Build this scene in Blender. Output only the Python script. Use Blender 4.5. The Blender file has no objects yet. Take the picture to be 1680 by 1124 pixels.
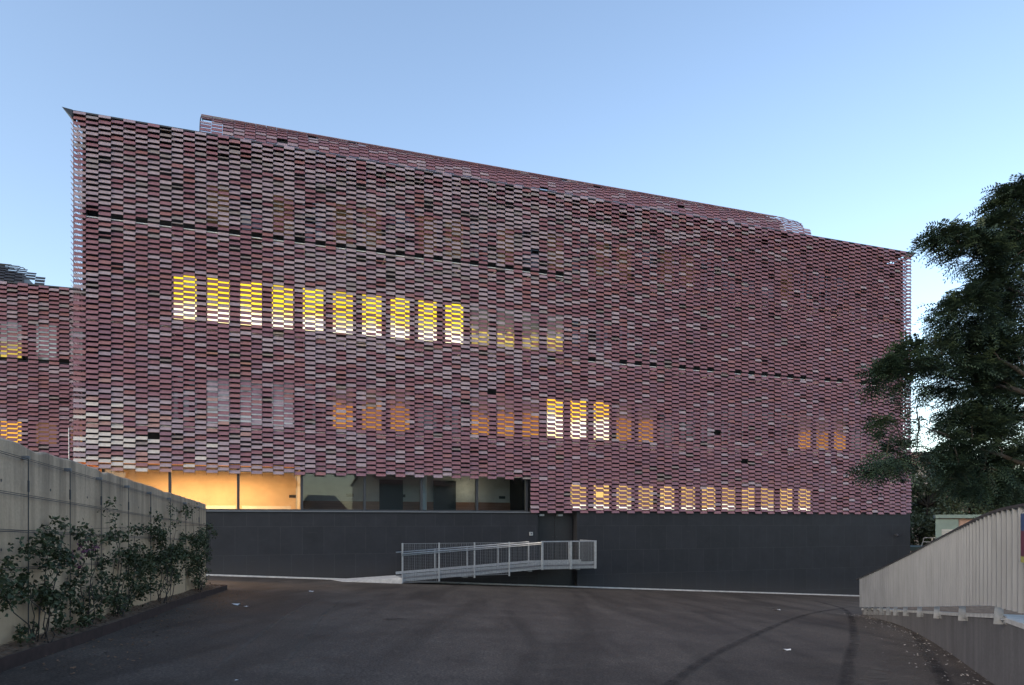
import bpy, math, random
from mathutils import Vector, Matrix
random.seed(7)
SC = bpy.context.scene
COL = SC.collection
R = math.radians
CZ = 1.25                      # camera height above the ground at its foot

# ------------------------------------------------------------------ camera, sky, sun, exposure
F, CX, HY = 1140.0, 840.0, 855.0          # focal length and horizon in photo pixels
cam = bpy.data.cameras.new('camera'); camo = bpy.data.objects.new('camera', cam); COL.objects.link(camo)
camo.location = (0, 0, CZ); camo.rotation_euler = (R(90), 0, 0)
cam.sensor_width = 36.0; cam.lens = F / 1680 * 36.0
cam.shift_y = (HY - 562) / 1680.0
cam.clip_start = 0.1; cam.clip_end = 3000
SC.camera = camo

SUN_EL, SUN_AZ = 24.0, 228.0               # degrees, azimuth clockwise from +Y
w = bpy.data.worlds.new("World"); SC.world = w; w.use_nodes = True
nt = w.node_tree; nt.nodes.clear()
wo = nt.nodes.new('ShaderNodeOutputWorld'); bg = nt.nodes.new('ShaderNodeBackground')
sky = nt.nodes.new('ShaderNodeTexSky'); sky.sky_type = 'NISHITA'; sky.sun_disc = False
sky.sun_elevation = R(SUN_EL); sky.sun_rotation = R(SUN_AZ)
sky.altitude = 100; sky.air_density = 1.0; sky.dust_density = 1.1; sky.ozone_density = 0.3
nt.links.new(sky.outputs[0], bg.inputs[0]); nt.links.new(bg.outputs[0], wo.inputs[0])
bg.inputs[1].default_value = 0.15
sl = bpy.data.lights.new('sun', 'SUN'); so = bpy.data.objects.new('sun', sl); COL.objects.link(so)
sl.energy = 0.42; sl.angle = R(20); sl.color = (1.0, 0.80, 0.62)
_d = Vector((math.sin(R(SUN_AZ)) * math.cos(R(SUN_EL)), math.cos(R(SUN_AZ)) * math.cos(R(SUN_EL)), math.sin(R(SUN_EL))))
so.rotation_euler = _d.to_track_quat('Z', 'Y').to_euler(); so.location = (-20, -20, 30)
SC.view_settings.view_transform = 'Standard'; SC.view_settings.look = 'None'
SC.view_settings.gamma = 1.0; SC.view_settings.exposure = 1.12

# ------------------------------------------------------------------ helpers
def tag(o, label=None, cat=None, group=None, kind=None):
    if label: o['label'] = label
    if cat: o['category'] = cat
    if group: o['group'] = group
    if kind: o['kind'] = kind
    return o

def empty(name, loc=(0, 0, 0), rz=0.0, **k):
    o = bpy.data.objects.new(name, None); COL.objects.link(o)
    o.location = loc; o.rotation_euler = (0, 0, rz); o.empty_display_size = 0.3
    return tag(o, **k)

class MB:
    def __init__(s): s.v = []; s.f = []; s.m = []
    def quad(s, a, b, c, d, m=0):
        n = len(s.v); s.v += [a, b, c, d]; s.f.append((n, n+1, n+2, n+3)); s.m.append(m)
    def tri(s, a, b, c, m=0):
        n = len(s.v); s.v += [a, b, c]; s.f.append((n, n+1, n+2)); s.m.append(m)
    def hexa(s, p, m=0):       # p: 8 points, bottom 4 then top 4 (ccw)
        n = len(s.v); s.v += [tuple(q) for q in p]
        for f in ((0, 3, 2, 1), (4, 5, 6, 7), (0, 1, 5, 4), (1, 2, 6, 5), (2, 3, 7, 6), (3, 0, 4, 7)):
            s.f.append(tuple(n + i for i in f)); s.m.append(m)
    def box(s, x0, x1, y0, y1, z0, z1, m=0):
        s.hexa([(x0, y0, z0), (x1, y0, z0), (x1, y1, z0), (x0, y1, z0), (x0, y0, z1), (x1, y0, z1), (x1, y1, z1), (x0, y1, z1)], m)
    def tube(s, pts, rad, n=8, m=0, cap=True):
        pts = [Vector(p) for p in pts]
        if not hasattr(rad, '__len__'): rad = [rad] * len(pts)
        base = len(s.v)
        for i, p in enumerate(pts):
            if i == 0: t = pts[1] - pts[0]
            elif i == len(pts) - 1: t = pts[-1] - pts[-2]
            else: t = pts[i+1] - pts[i-1]
            t.normalize()
            a = t.cross(Vector((0, 0, 1)))
            if a.length < .05: a = t.cross(Vector((1, 0, 0)))
            a.normalize(); b = t.cross(a)
            for k in range(n):
                q = p + (a * math.cos(2*math.pi*k/n) + b * math.sin(2*math.pi*k/n)) * rad[i]
                s.v.append(tuple(q))
        for i in range(len(pts) - 1):
            for k in range(n):
                s.f.append((base+i*n+k, base+i*n+(k+1) % n, base+(i+1)*n+(k+1) % n, base+(i+1)*n+k)); s.m.append(m)
        if cap:
            s.f.append(tuple(base+k for k in range(n))); s.m.append(m)
            s.f.append(tuple(base+(len(pts)-1)*n+k for k in reversed(range(n)))); s.m.append(m)
    def beam(s, a, b, wx, wz, m=0):    # rectangular bar from a to b
        a = Vector(a); b = Vector(b); t = (b - a).normalized()
        up = Vector((0, 0, 1))
        if abs(t.z) > .95: up = Vector((0, 1, 0))
        sx = t.cross(up).normalized(); sz = sx.cross(t).normalized()
        sx = sx * wx/2; sz = sz * wz/2
        s.hexa([a-sx-sz, a+sx-sz, b+sx-sz, b-sx-sz, a-sx+sz, a+sx+sz, b+sx+sz, b-sx+sz], m)
    def build(s, name, mats, parent=None, smooth=False, bevel=0):
        me = bpy.data.meshes.new(name); me.from_pydata([tuple(p) for p in s.v], [], s.f)
        for mt in (mats if isinstance(mats, (list, tuple)) else [mats]): me.materials.append(mt)
        me.polygons.foreach_set('material_index', s.m)
        if smooth: me.polygons.foreach_set('use_smooth', [True]*len(s.f))
        me.update()
        o = bpy.data.objects.new(name, me); COL.objects.link(o)
        if parent: o.parent = parent
        if bevel:
            b = o.modifiers.new('bevel', 'BEVEL'); b.width = bevel; b.segments = 2; b.limit_method = 'ANGLE'
        return o

# --- node materials
def nodes(name):
    m = bpy.data.materials.new(name); m.use_nodes = True; t = m.node_tree
    return m, t, t.nodes['Principled BSDF']
def N(t, typ, **k):
    n = t.nodes.new(typ)
    for a, b in k.items():
        if a == 'ins':
            for i, vv in b.items(): n.inputs[i].default_value = vv
        else: setattr(n, a, b)
    return n
def L(t, a, b): t.links.new(a, b)
def c4(c): return (c[0], c[1], c[2], 1)
def rampn(t, stops):
    r = t.nodes.new('ShaderNodeValToRGB'); e = r.color_ramp.elements
    while len(e) < len(stops): e.new(.5)
    for i, (p, c) in enumerate(stops):
        e[i].position = p; e[i].color = c4(c) if hasattr(c, '__len__') else (c, c, c, 1)
    return r
def mat(name, col, rough=.6, metal=0.0, var=0.0, scale=3.0, bump=0.0, spec=.5, stretch=(1, 1, 1), coat=0.0):
    m, t, p = nodes(name)
    p.inputs['Roughness'].default_value = rough; p.inputs['Metallic'].default_value = metal
    p.inputs['Specular IOR Level'].default_value = spec
    p.inputs['Coat Weight'].default_value = coat
    p.inputs['Base Color'].default_value = c4(col)
    tc = N(t, 'ShaderNodeTexCoord'); mp = N(t, 'ShaderNodeMapping'); mp.inputs['Scale'].default_value = stretch
    L(t, tc.outputs['Object'], mp.inputs[0])
    nz = N(t, 'ShaderNodeTexNoise', ins={'Scale': scale, 'Detail': 6.0, 'Roughness': .62}); L(t, mp.outputs[0], nz.inputs[0])
    if var:
        r = rampn(t, [(.3, tuple(x*(1-var) for x in col)), (.7, tuple(min(1, x*(1+var)) for x in col))])
        L(t, nz.outputs['Fac'], r.inputs[0]); L(t, r.outputs[0], p.inputs['Base Color'])
    if bump:
        b = N(t, 'ShaderNodeBump', ins={'Strength': bump, 'Distance': .02}); L(t, nz.outputs['Fac'], b.inputs['Height']); L(t, b.outputs[0], p.inputs['Normal'])
    return m

def mixc(t, fac, a, b, mode='MIX'):
    n = N(t, 'ShaderNodeMix', data_type='RGBA', blend_type=mode)
    for s_, i in ((fac, 0), (a, 6), (b, 7)):
        if hasattr(s_, 'is_linked') or hasattr(s_, 'links'): L(t, s_, n.inputs[i])
        elif hasattr(s_, '__len__'): n.inputs[i].default_value = c4(s_)
        else: n.inputs[i].default_value = s_
    return n.outputs[2]
def math_(t, op, a, b=None, c=None):
    n = N(t, 'ShaderNodeMath', operation=op)
    for i, s_ in enumerate((a, b, c)):
        if s_ is None: continue
        if hasattr(s_, 'links'): L(t, s_, n.inputs[i])
        else: n.inputs[i].default_value = s_
    return n.outputs[0]

def asphalt_mat():
    m, t, p = nodes('asphalt')
    tc = N(t, 'ShaderNodeTexCoord')
    big = N(t, 'ShaderNodeTexNoise', ins={'Scale': .16, 'Detail': 5.0, 'Roughness': .6, 'Distortion': .6})
    mid = N(t, 'ShaderNodeTexNoise', ins={'Scale': 1.3, 'Detail': 12.0, 'Roughness': .82})
    fine = N(t, 'ShaderNodeTexNoise', ins={'Scale': 42.0, 'Detail': 5.0, 'Roughness': .7})
    st = N(t, 'ShaderNodeMapping'); st.inputs['Scale'].default_value = (.5, .06, .5); st.inputs['Rotation'].default_value = (0, 0, R(25))
    tr = N(t, 'ShaderNodeTexNoise', ins={'Scale': 2.2, 'Detail': 4.0, 'Roughness': .55, 'Distortion': .5})
    L(t, tc.outputs['Object'], st.inputs[0]); L(t, st.outputs[0], tr.inputs[0])
    for n in (big, mid, fine): L(t, tc.outputs['Object'], n.inputs[0])
    r = rampn(t, [(.30, (.062, .050, .042)), (.7, (.106, .086, .069))]); L(t, big.outputs['Fac'], r.inputs[0])
    r2 = rampn(t, [(.3, .58), (.7, 1.38)]); L(t, mid.outputs['Fac'], r2.inputs[0])
    r3 = rampn(t, [(.3, .4), (.52, 1.0), (.72, 2.0)]); L(t, fine.outputs['Fac'], r3.inputs[0])
    r4 = rampn(t, [(.36, .70), (.5, 1.0), (.66, 1.18)]); L(t, tr.outputs['Fac'], r4.inputs[0])
    c = mixc(t, 1.0, r.outputs[0], r2.outputs[0], 'MULTIPLY')
    c = mixc(t, 1.0, c, r3.outputs[0], 'MULTIPLY'); c = mixc(t, 1.0, c, r4.outputs[0], 'MULTIPLY')
    # pale grit
    vo = N(t, 'ShaderNodeTexVoronoi', feature='F1', ins={'Scale': 5.0, 'Randomness': 1.0}); L(t, tc.outputs['Object'], vo.inputs[0])
    g = math_(t, 'LESS_THAN', vo.outputs['Distance'], .045)
    sp = N(t, 'ShaderNodeSeparateColor'); L(t, vo.outputs['Color'], sp.inputs[0])
    g = math_(t, 'MULTIPLY', g, math_(t, 'GREATER_THAN', sp.outputs[0], .80))
    c = mixc(t, g, c, (.20, .19, .175))
    L(t, c, p.inputs['Base Color'])
    rr = rampn(t, [(.3, .62), (.7, .85)]); L(t, mid.outputs['Fac'], rr.inputs[0]); L(t, rr.outputs[0], p.inputs['Roughness'])
    b = N(t, 'ShaderNodeBump', ins={'Strength': .5, 'Distance': .008}); L(t, fine.outputs['Fac'], b.inputs['Height']); L(t, b.outputs[0], p.inputs['Normal'])
    p.inputs['Specular IOR Level'].default_value = .2
    return m

def concrete_mat(name, base, dark, warm=None, panel=(0, 0), streak=1.0):
    """board-cast concrete: blotches, vertical run-off streaks, optional formwork joints and warm lamplight painted along the foot"""
    m, t, p = nodes(name)
    tc = N(t, 'ShaderNodeTexCoord'); sx = N(t, 'ShaderNodeSeparateXYZ'); L(t, tc.outputs['Object'], sx.inputs[0])
    n1 = N(t, 'ShaderNodeTexNoise', ins={'Scale': 1.1, 'Detail': 7.0, 'Roughness': .65}); L(t, tc.outputs['Object'], n1.inputs[0])
    mp = N(t, 'ShaderNodeMapping'); mp.inputs['Scale'].default_value = (4.5, 4.5, .32); L(t, tc.outputs['Object'], mp.inputs[0])
    n2 = N(t, 'ShaderNodeTexNoise', ins={'Scale': 1.0, 'Detail': 6.0, 'Roughness': .7}); L(t, mp.outputs[0], n2.inputs[0])
    n3 = N(t, 'ShaderNodeTexNoise', ins={'Scale': 26.0, 'Detail': 4.0, 'Roughness': .7}); L(t, tc.outputs['Object'], n3.inputs[0])
    r1 = rampn(t, [(.3, tuple(x*.8 for x in base)), (.7, tuple(x*1.15 for x in base))]); L(t, n1.outputs['Fac'], r1.inputs[0])
    c = r1.outputs[0]
    r2 = rampn(t, [(.40, 0.0), (.68, streak)]); L(t, n2.outputs['Fac'], r2.inputs[0])
    c = mixc(t, r2.outputs[0], c, dark)
    r3 = rampn(t, [(.25, .82), (.75, 1.12)]); L(t, n3.outputs['Fac'], r3.inputs[0]); c = mixc(t, 1.0, c, r3.outputs[0], 'MULTIPLY')
    if warm:  # warm lamp glow painted into the lower part of the wall
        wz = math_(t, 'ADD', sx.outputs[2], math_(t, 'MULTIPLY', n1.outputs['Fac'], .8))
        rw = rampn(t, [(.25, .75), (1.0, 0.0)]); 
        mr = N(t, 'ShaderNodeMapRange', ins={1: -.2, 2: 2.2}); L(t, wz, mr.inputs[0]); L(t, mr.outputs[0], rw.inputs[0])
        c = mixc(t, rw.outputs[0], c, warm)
    h = n3.outputs['Fac']
    if panel[0]:
        fx = math_(t, 'PINGPONG', sx.outputs[0], panel[0]/2); fz = math_(t, 'PINGPONG', sx.outputs[2], panel[1]/2)
        jl = math_(t, 'MAXIMUM', math_(t, 'LESS_THAN', fx, .006), math_(t, 'LESS_THAN', fz, .006))
        c = mixc(t, math_(t, 'MULTIPLY', jl, .55), c, tuple(x*.5 for x in dark))
    L(t, c, p.inputs['Base Color']); p.inputs['Roughness'].default_value = .88
    b = N(t, 'ShaderNodeBump', ins={'Strength': .35, 'Distance': .01}); L(t, h, b.inputs['Height']); L(t, b.outputs[0], p.inputs['Normal'])
    return m

def panel_mat():
    m, t, p = nodes('charcoal_panel')
    tc = N(t, 'ShaderNodeTexCoord'); sx = N(t, 'ShaderNodeSeparateXYZ'); L(t, tc.outputs['Object'], sx.inputs[0])
    cb = N(t, 'ShaderNodeCombineXYZ'); L(t, sx.outputs[0], cb.inputs[0]); L(t, sx.outputs[2], cb.inputs[1])
    br = N(t, 'ShaderNodeTexBrick', offset=.5, ins={'Scale': 1.0, 'Mortar Size': .009, 'Mortar Smooth': .3, 'Brick Width': .78, 'Row Height': 1.05, 'Bias': 0.0})
    br.inputs['Color1'].default_value = (.014, .0155, .0195, 1); br.inputs['Color2'].default_value = (.0175, .019, .024, 1); br.inputs['Mortar'].default_value = (.031, .033, .038, 1)
    L(t, cb.outputs[0], br.inputs[0])
    n1 = N(t, 'ShaderNodeTexNoise', ins={'Scale': 1.6, 'Detail': 7.0, 'Roughness': .7}); L(t, tc.outputs['Object'], n1.inputs[0])
    r = rampn(t, [(.3, .78), (.7, 1.25)]); L(t, n1.outputs['Fac'], r.inputs[0])
    c = mixc(t, 1.0, br.outputs['Color'], r.outputs[0], 'MULTIPLY')
    mp = N(t, 'ShaderNodeMapping'); mp.inputs['Scale'].default_value = (.5, 1, 6.5); L(t, tc.outputs['Object'], mp.inputs[0])
    n2 = N(t, 'ShaderNodeTexNoise', ins={'Scale': 3.0, 'Detail': 6.0, 'Roughness': .75}); L(t, mp.outputs[0], n2.inputs[0])
    r2 = rampn(t, [(.60, 0.0), (.8, .5)]); L(t, n2.outputs['Fac'], r2.inputs[0])
    c = mixc(t, r2.outputs[0], c, (.06, .06, .06))
    sd = math_(t, 'ADD', math_(t, 'MULTIPLY', sx.outputs[0], .062), sx.outputs[2])      # dust splashed up along the sloping foot
    mr = N(t, 'ShaderNodeMapRange', ins={1: .9, 2: -.55}); L(t, math_(t, 'ADD', sd, math_(t, 'MULTIPLY', n1.outputs['Fac'], .9)), mr.inputs[0])
    c = mixc(t, math_(t, 'MULTIPLY', mr.outputs[0], .42), c, (.075, .066, .058))
    L(t, c, p.inputs['Base Color']); p.inputs['Roughness'].default_value = .6; p.inputs['Specular IOR Level'].default_value = .35
    return m

def glaze(name, col, rough=.34):
    m, t, p = nodes(name)
    tc = N(t, 'ShaderNodeTexCoord')
    n1 = N(t, 'ShaderNodeTexNoise', ins={'Scale': 9.0, 'Detail': 4.0, 'Roughness': .6}); L(t, tc.outputs['Object'], n1.inputs[0])
    r = rampn(t, [(.3, tuple(x*.84 for x in col)), (.7, tuple(x*1.14 for x in col))]); L(t, n1.outputs['Fac'], r.inputs[0])
    L(t, r.outputs[0], p.inputs['Base Color']); p.inputs['Roughness'].default_value = rough
    p.inputs['Specular IOR Level'].default_value = .5
    return m

def glass_mat(name, tint=(.82, .88, .9), refl=1.0):
    m, t, p = nodes(name)
    out = [n for n in t.nodes if n.type == 'OUTPUT_MATERIAL'][0]
    tr = N(t, 'ShaderNodeBsdfTransparent'); tr.inputs[0].default_value = c4(tint)
    gl = N(t, 'ShaderNodeBsdfGlossy', ins={'Roughness': .015})
    fr = N(t, 'ShaderNodeFresnel', ins={'IOR': 1.6})
    k = math_(t, 'MULTIPLY', fr.outputs[0], refl)
    mx = N(t, 'ShaderNodeMixShader'); L(t, k, mx.inputs[0]); L(t, tr.outputs[0], mx.inputs[1]); L(t, gl.outputs[0], mx.inputs[2])
    L(t, mx.outputs[0], out.inputs[0])
    return m

def emit_mat(name, z0, z1, stops, strength, blot=.35, sc=2.0):
    """a lit window: what the lamps inside show between sill z0 and head z1"""
    m, t, p = nodes(name)
    tc = N(t, 'ShaderNodeTexCoord'); sx = N(t, 'ShaderNodeSeparateXYZ'); L(t, tc.outputs['Object'], sx.inputs[0])
    n1 = N(t, 'ShaderNodeTexNoise', ins={'Scale': sc, 'Detail': 2.0}); L(t, tc.outputs['Object'], n1.inputs[0])
    mr = N(t, 'ShaderNodeMapRange', ins={1: z0, 2: z1}); L(t, sx.outputs[2], mr.inputs[0])
    v = math_(t, 'ADD', mr.outputs[0], math_(t, 'MULTIPLY', math_(t, 'SUBTRACT', n1.outputs['Fac'], .5), blot))
    oi = N(t, 'ShaderNodeObjectInfo'); v = math_(t, 'ADD', v, math_(t, 'MULTIPLY', math_(t, 'SUBTRACT', oi.outputs['Random'], .5), .16))
    r = rampn(t, stops); L(t, v, r.inputs[0])
    L(t, math_(t, 'MULTIPLY_ADD', math_(t, 'FRACT', math_(t, 'MULTIPLY', oi.outputs['Random'], 7.3)), strength*.4, strength*.72), p.inputs['Emission Strength'])
    p.inputs['Base Color'].default_value = (.05, .04, .03, 1)
    L(t, r.outputs[0], p.inputs['Emission Color']); 
    p.inputs['Roughness'].default_value = .2
    return m

def leaf_mat(name, a, b, rough=.55):
    m, t, p = nodes(name)
    tc = N(t, 'ShaderNodeTexCoord')
    n1 = N(t, 'ShaderNodeTexNoise', ins={'Scale': 1.7, 'Detail': 5.0, 'Roughness': .7}); L(t, tc.outputs['Object'], n1.inputs[0])
    r = rampn(t, [(.35, a), (.65, b)]); L(t, n1.outputs['Fac'], r.inputs[0]); L(t, r.outputs[0], p.inputs['Base Color'])
    p.inputs['Roughness'].default_value = rough; p.inputs['Specular IOR Level'].default_value = .35
    return m

M = {}
M['asphalt'] = asphalt_mat()
M['panel'] = panel_mat()
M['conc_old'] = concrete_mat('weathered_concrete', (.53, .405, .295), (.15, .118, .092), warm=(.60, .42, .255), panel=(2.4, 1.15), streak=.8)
M['conc_low'] = concrete_mat('grey_concrete', (.125, .12, .12), (.05, .048, .047), streak=.5)
M['trim'] = mat('window_trim', (.30, .31, .31), .6)
M['conc_light'] = mat('pale_concrete', (.46, .45, .43), .85, var=.25, scale=6, bump=.2)
M['galv'] = mat('galvanised_steel', (.36, .375, .39), .42, .55, var=.22, scale=14)
M['galv_dull'] = mat('dull_galvanised_steel', (.25, .26, .27), .5, .5, var=.25, scale=10)
M['mesh'] = mat('mesh_wire', (.20, .21, .225), .5, .5)
M['steel_dark'] = mat('dark_steel', (.045, .048, .055), .45, .3, var=.2)
M['rust'] = mat('rusty_steel', (.045, .026, .022), .8, .1, var=.4, scale=8)
M['door'] = mat('black_door_paint', (.016, .017, .020), .4, var=.15)
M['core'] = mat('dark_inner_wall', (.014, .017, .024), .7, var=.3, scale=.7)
M['frame'] = mat('anthracite_frame', (.040, .043, .050), .4, .2)
M['sill'] = mat('grey_metal_sill', (.13, .14, .155), .45, .3, var=.15)
M['white_paint'] = mat('white_paint', (.72, .73, .72), .5, var=.1)
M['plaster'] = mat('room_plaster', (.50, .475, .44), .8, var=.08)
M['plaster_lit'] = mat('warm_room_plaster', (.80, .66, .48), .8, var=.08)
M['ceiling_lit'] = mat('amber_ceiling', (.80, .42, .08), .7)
M['wood'] = mat('red_brown_wood', (.26, .12, .075), .5, var=.35, scale=2, stretch=(.3, 1, 9))
M['glass'] = glass_mat('window_glass')
M['soil'] = mat('dry_soil', (.15, .105, .07), .95, var=.55, scale=9, bump=.9)
M['paper'] = mat('crumpled_paper', (.78, .77, .74), .8)
M['tile'] = [glaze('dusky_red_glaze', (.230, .112, .127)), glaze('plum_glaze', (.205, .108, .130)), glaze('brick_red_glaze', (.255, .120, .118)),
             glaze('pale_lilac_glaze', (.325, .252, .270), .28), glaze('rose_grey_glaze', (.275, .205, .23), .3), glaze('sand_glaze', (.24, .20, .195), .36),
             glaze('lamplit_cream_glaze', (.52, .47, .425), .3), glaze('lamplit_salmon_glaze', (.34, .20, .175), .34)]  # cream and salmon carry painted lamplight
M['leaf_tree'] = [leaf_mat('tree_leaf_dark', (.012, .026, .018), (.024, .048, .030)), leaf_mat('tree_leaf_light', (.024, .045, .028), (.048, .075, .040))]
M['leaf_climb'] = [leaf_mat('climber_leaf_dark', (.026, .038, .016), (.052, .068, .028)), leaf_mat('climber_leaf_light', (.07, .09, .038), (.11, .12, .055)), mat('climber_blossom', (.16, .05, .10), .6)]
M['leaf_far'] = [leaf_mat('far_leaf_dark', (.05, .07, .035), (.085, .11, .055)), leaf_mat('far_leaf_light', (.09, .115, .065), (.14, .16, .095))]
M['bark'] = mat('bark', (.05, .042, .035), .9, var=.4, scale=12, bump=.6)
M['dry_leaf'] = mat('dry_leaf', (.16, .09, .05), .8, var=.5, scale=20)

# ------------------------------------------------------------------ ground
GB, GC = -.0469, -.0495
def gz(x, y):                              # world height of the yard surface
    z = -1.222 + GB * max(-40, min(26, x)) + GC * max(-30, min(46, y))
    return z + CZ
def px(x, y, Z):                           # photo pixel at depth Z -> world point
    return Vector(((x - CX) / F * Z, Z, (HY - y) / F * Z + CZ))

g = MB(); xs = [-900, -300, -120, -60] + [-40 + 2*i for i in range(34)] + [30, 45, 80, 150, 400, 900]; ys = [-900, -300, -100, -50] + [-30 + 2*i for i in range(39)] + [52, 70, 110, 250, 600, 1400]
for y in ys:
    for x in xs: g.v.append((x, y, gz(x, y)))
nx = len(xs)
for j in range(len(ys)-1):
    for i in range(nx-1): g.f.append((j*nx+i, j*nx+i+1, (j+1)*nx+i+1, (j+1)*nx+i)); g.m.append(0)
g.build('ground', M['asphalt'], smooth=True)['kind'] = 'structure'

# ------------------------------------------------------------------ main building frame
TH = math.atan(F / 3253.0); ST, CT = math.sin(TH), math.cos(TH)
VX = CX + 3253.0; D0 = 27.0
Z0 = F * D0 / (ST * (VX - 120)); X0 = (120 - CX) / F * Z0
def loc(x, y, d=0.0, dd=D0, org=None):     # photo pixel on the plane d behind the tile screen -> local (s, z)
    Z = F * (dd + d) / (ST * (VX - x)); X = (x - CX) / F * Z
    ox, oy = org or (X0, Z0)
    return (X - ox) * CT + (Z - oy) * ST, (HY - y) / F * Z + CZ
def w2(s, d, org=None):
    ox, oy = org or (X0, Z0)
    return ox + s * CT - d * ST, oy + s * ST + d * CT
CW, RP = .375, .1835                        # tile column width and course height
ZT = 13.88 + CZ                             # top of the tile screen
B = empty('tile_clad_building', (X0, Z0, 0), TH, label='large building hung with rows of reddish ceramic tiles above a charcoal base', cat='building')

def add_tile(mb, c, xd, od, L_, w_, m, lean, th=.016):
    """one flat ceramic piece; c = centre, xd = along, od = outward, lean = foot pushed outward"""
    up = Vector((0, 0, 1)); dn = (up * math.cos(lean) - od * math.sin(lean)).normalized(); nn = xd.cross(dn) * -1
    if nn.dot(od) < 0: nn = -nn
    a = xd * (w_/2); b = dn * (L_/2); k = nn * (th/2)
    p = [c-a-b+k, c+a-b+k, c+a-b-k, c-a-b-k, c-a+b+k, c+a+b+k, c+a+b-k, c-a+b-k]
    mb.hexa(p, m)

def pick(u, v):
    """which glaze: u 0..1 along the front, v 0..1 up it (pale pieces gather where sky sheen and lamplight are painted in)"""
    up_ = max(0, min(1, (v - .24) * 4.5)) * max(0, min(1, (.72 - u) * 2.6 + (v - .75) * .8))  # sky reflection painted in as a larger share of pale pieces
    pale = .055 + .66 * up_
    if u < .20: pale *= 1 - .72 * max(0, min(1, (.80 - v) * 9)) * max(0, min(1, (.24 - u) * 9))
    low = max(0, min(1, (.38 - v) * 6)) * max(0, min(1, (.34 - u) * 5))
    pale = max(pale, .66 * low)
    wm = max(0, min(1, (.36 - v) * 6)) * max(0, min(1, (.15 - u) * 8))  # lamp glow low on the left, painted in as cream and salmon pieces
    warm = random.random() < wm
    if random.random() < pale:
        if warm: return random.choice((6, 6, 4, 3))
        return random.choice((3, 3, 3, 3, 4, 4, 5 if v > .6 else 4))
    if warm: return random.choice((7, 7, 2))
    return random.choice((0, 0, 0, 1, 2) if up_ > .3 else (0, 0, 0, 1, 1, 2 if random.random() < .3 else 0))

def screen(mb, org, xd, od, n, ztop, zbot, skip=lambda i, z: False, uf=lambda i: i/100.0, lean=27):
    for i in range(n):
        zb = zbot(i) if callable(zbot) else zbot
        off = RP/2 if i % 2 else 0
        z = ztop - off - .08
        wob = random.uniform(-.012, .012)
        while z > zb:
            if not skip(i, z) and random.random() > .0012:
                u = uf(i); v = (z - CZ) / 13.9
                c = org + xd * ((i + .5) * CW) + Vector((0, 0, z)) + od * (wob + random.uniform(-.008, .008))
                tip = random.random() < .035
                add_tile(mb, c, xd, od, .139 + random.uniform(-.003, .003), CW - .009, 5 if tip and random.random() < .6 and u < .75 else pick(u, v), R((lean if not tip else lean*1.8) + random.gauss(0, 3.0)))
            z -= RP

nF = 100; LEN = nF * CW
zl_left, zl_right = 1.70 + CZ, .40 + CZ
s_step = loc(872, 800)[0]
def zbot(i): return (zl_left if (i + .5) * CW < s_step else zl_right)
zA, zB, zC_ = 10.28 + CZ, 6.77 + CZ, 3.25 + CZ
sA1 = loc(945, 450)[0]
def skipF(i, z):
    s = (i + .5) * CW
    if s < sA1 and abs(z - zA - .09) < RP/2 and i % 2 == 1 : return True
    if s > sA1 and abs(z - zB - .09) < RP/2 and i % 2 == 1: return random.random() < .8
    return False
mb = MB()
X, Y_ = Vector((1, 0, 0)), Vector((0, -1, 0))
screen(mb, Vector((0, 0, 0)), X, Y_, nF, ZT, zbot, skipF)
mb.build('tile_screen', M['tile'], B)
DEP = 48
mb = MB(); screen(mb, Vector((-.05, .10, 0)), Vector((0, 1, 0)), Vector((-1, 0, 0)), DEP, ZT, zl_left, uf=lambda i: .95, lean=-40)
mb.build('side_tile_screen', M['tile'], B)
mb = MB(); screen(mb, Vector((LEN + .05, .10, 0)), Vector((0, 1, 0)), Vector((1, 0, 0)), DEP, ZT, zl_right, uf=lambda i: .95, lean=-40)
mb.build('side_tile_screen', M['tile'], B)

# cables and rails that carry the screen
mb = MB()
for i in range(nF + 1):
    x = i * CW; zb = zbot(min(i, nF-1))
    mb.box(x-.005, x+.005, .040, .050, zb-.06, ZT)
mb.build('carrier_cable', M['steel_dark'], B)
mb = MB()
for z in (zA, zB, zC_, zl_left + .02):
    mb.box(.03, LEN - .03, .09, .15, z + .075, z + .105)
for k in range(0, nF + 1, 4):
    for z in (zA, zB, zC_, ZT - .15):
        if k * CW > .9: mb.beam((k*CW, .16, z - .05), (k*CW, 1.0, z - .05), .05, .05)
mb.build('screen_rail', M['white_paint'], B)

# inner volume
DPT = DEP * CW
CD = .95
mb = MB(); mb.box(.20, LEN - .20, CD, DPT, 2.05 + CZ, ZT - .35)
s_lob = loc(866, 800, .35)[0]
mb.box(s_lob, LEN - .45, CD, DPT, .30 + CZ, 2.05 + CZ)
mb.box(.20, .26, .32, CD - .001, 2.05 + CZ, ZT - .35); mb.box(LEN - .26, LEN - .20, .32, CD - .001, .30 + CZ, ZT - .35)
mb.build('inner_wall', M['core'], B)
mb = MB(); mb.box(-.02, LEN + .02, .02, DPT + .1, ZT - .06, ZT - .01)
# projecting pointed corners of the roof tray
for s0, sg in ((-.02, -1), (LEN + .02, 1)):
    mb.v += [(s0, .0, ZT - .01), (s0 + sg*.30, -.05, ZT + .0), (s0, .5, ZT - .01), (s0, .0, ZT - .28), (s0, .5, ZT - .28)]
    n = len(mb.v) - 5
    for f in ((0, 1, 2), (0, 3, 1), (1, 3, 4), (1, 4, 2), (0, 2, 4, 3)): mb.f.append(tuple(n+q for q in f)); mb.m.append(0)
mb.build('roof', M['steel_dark'], B)

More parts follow.
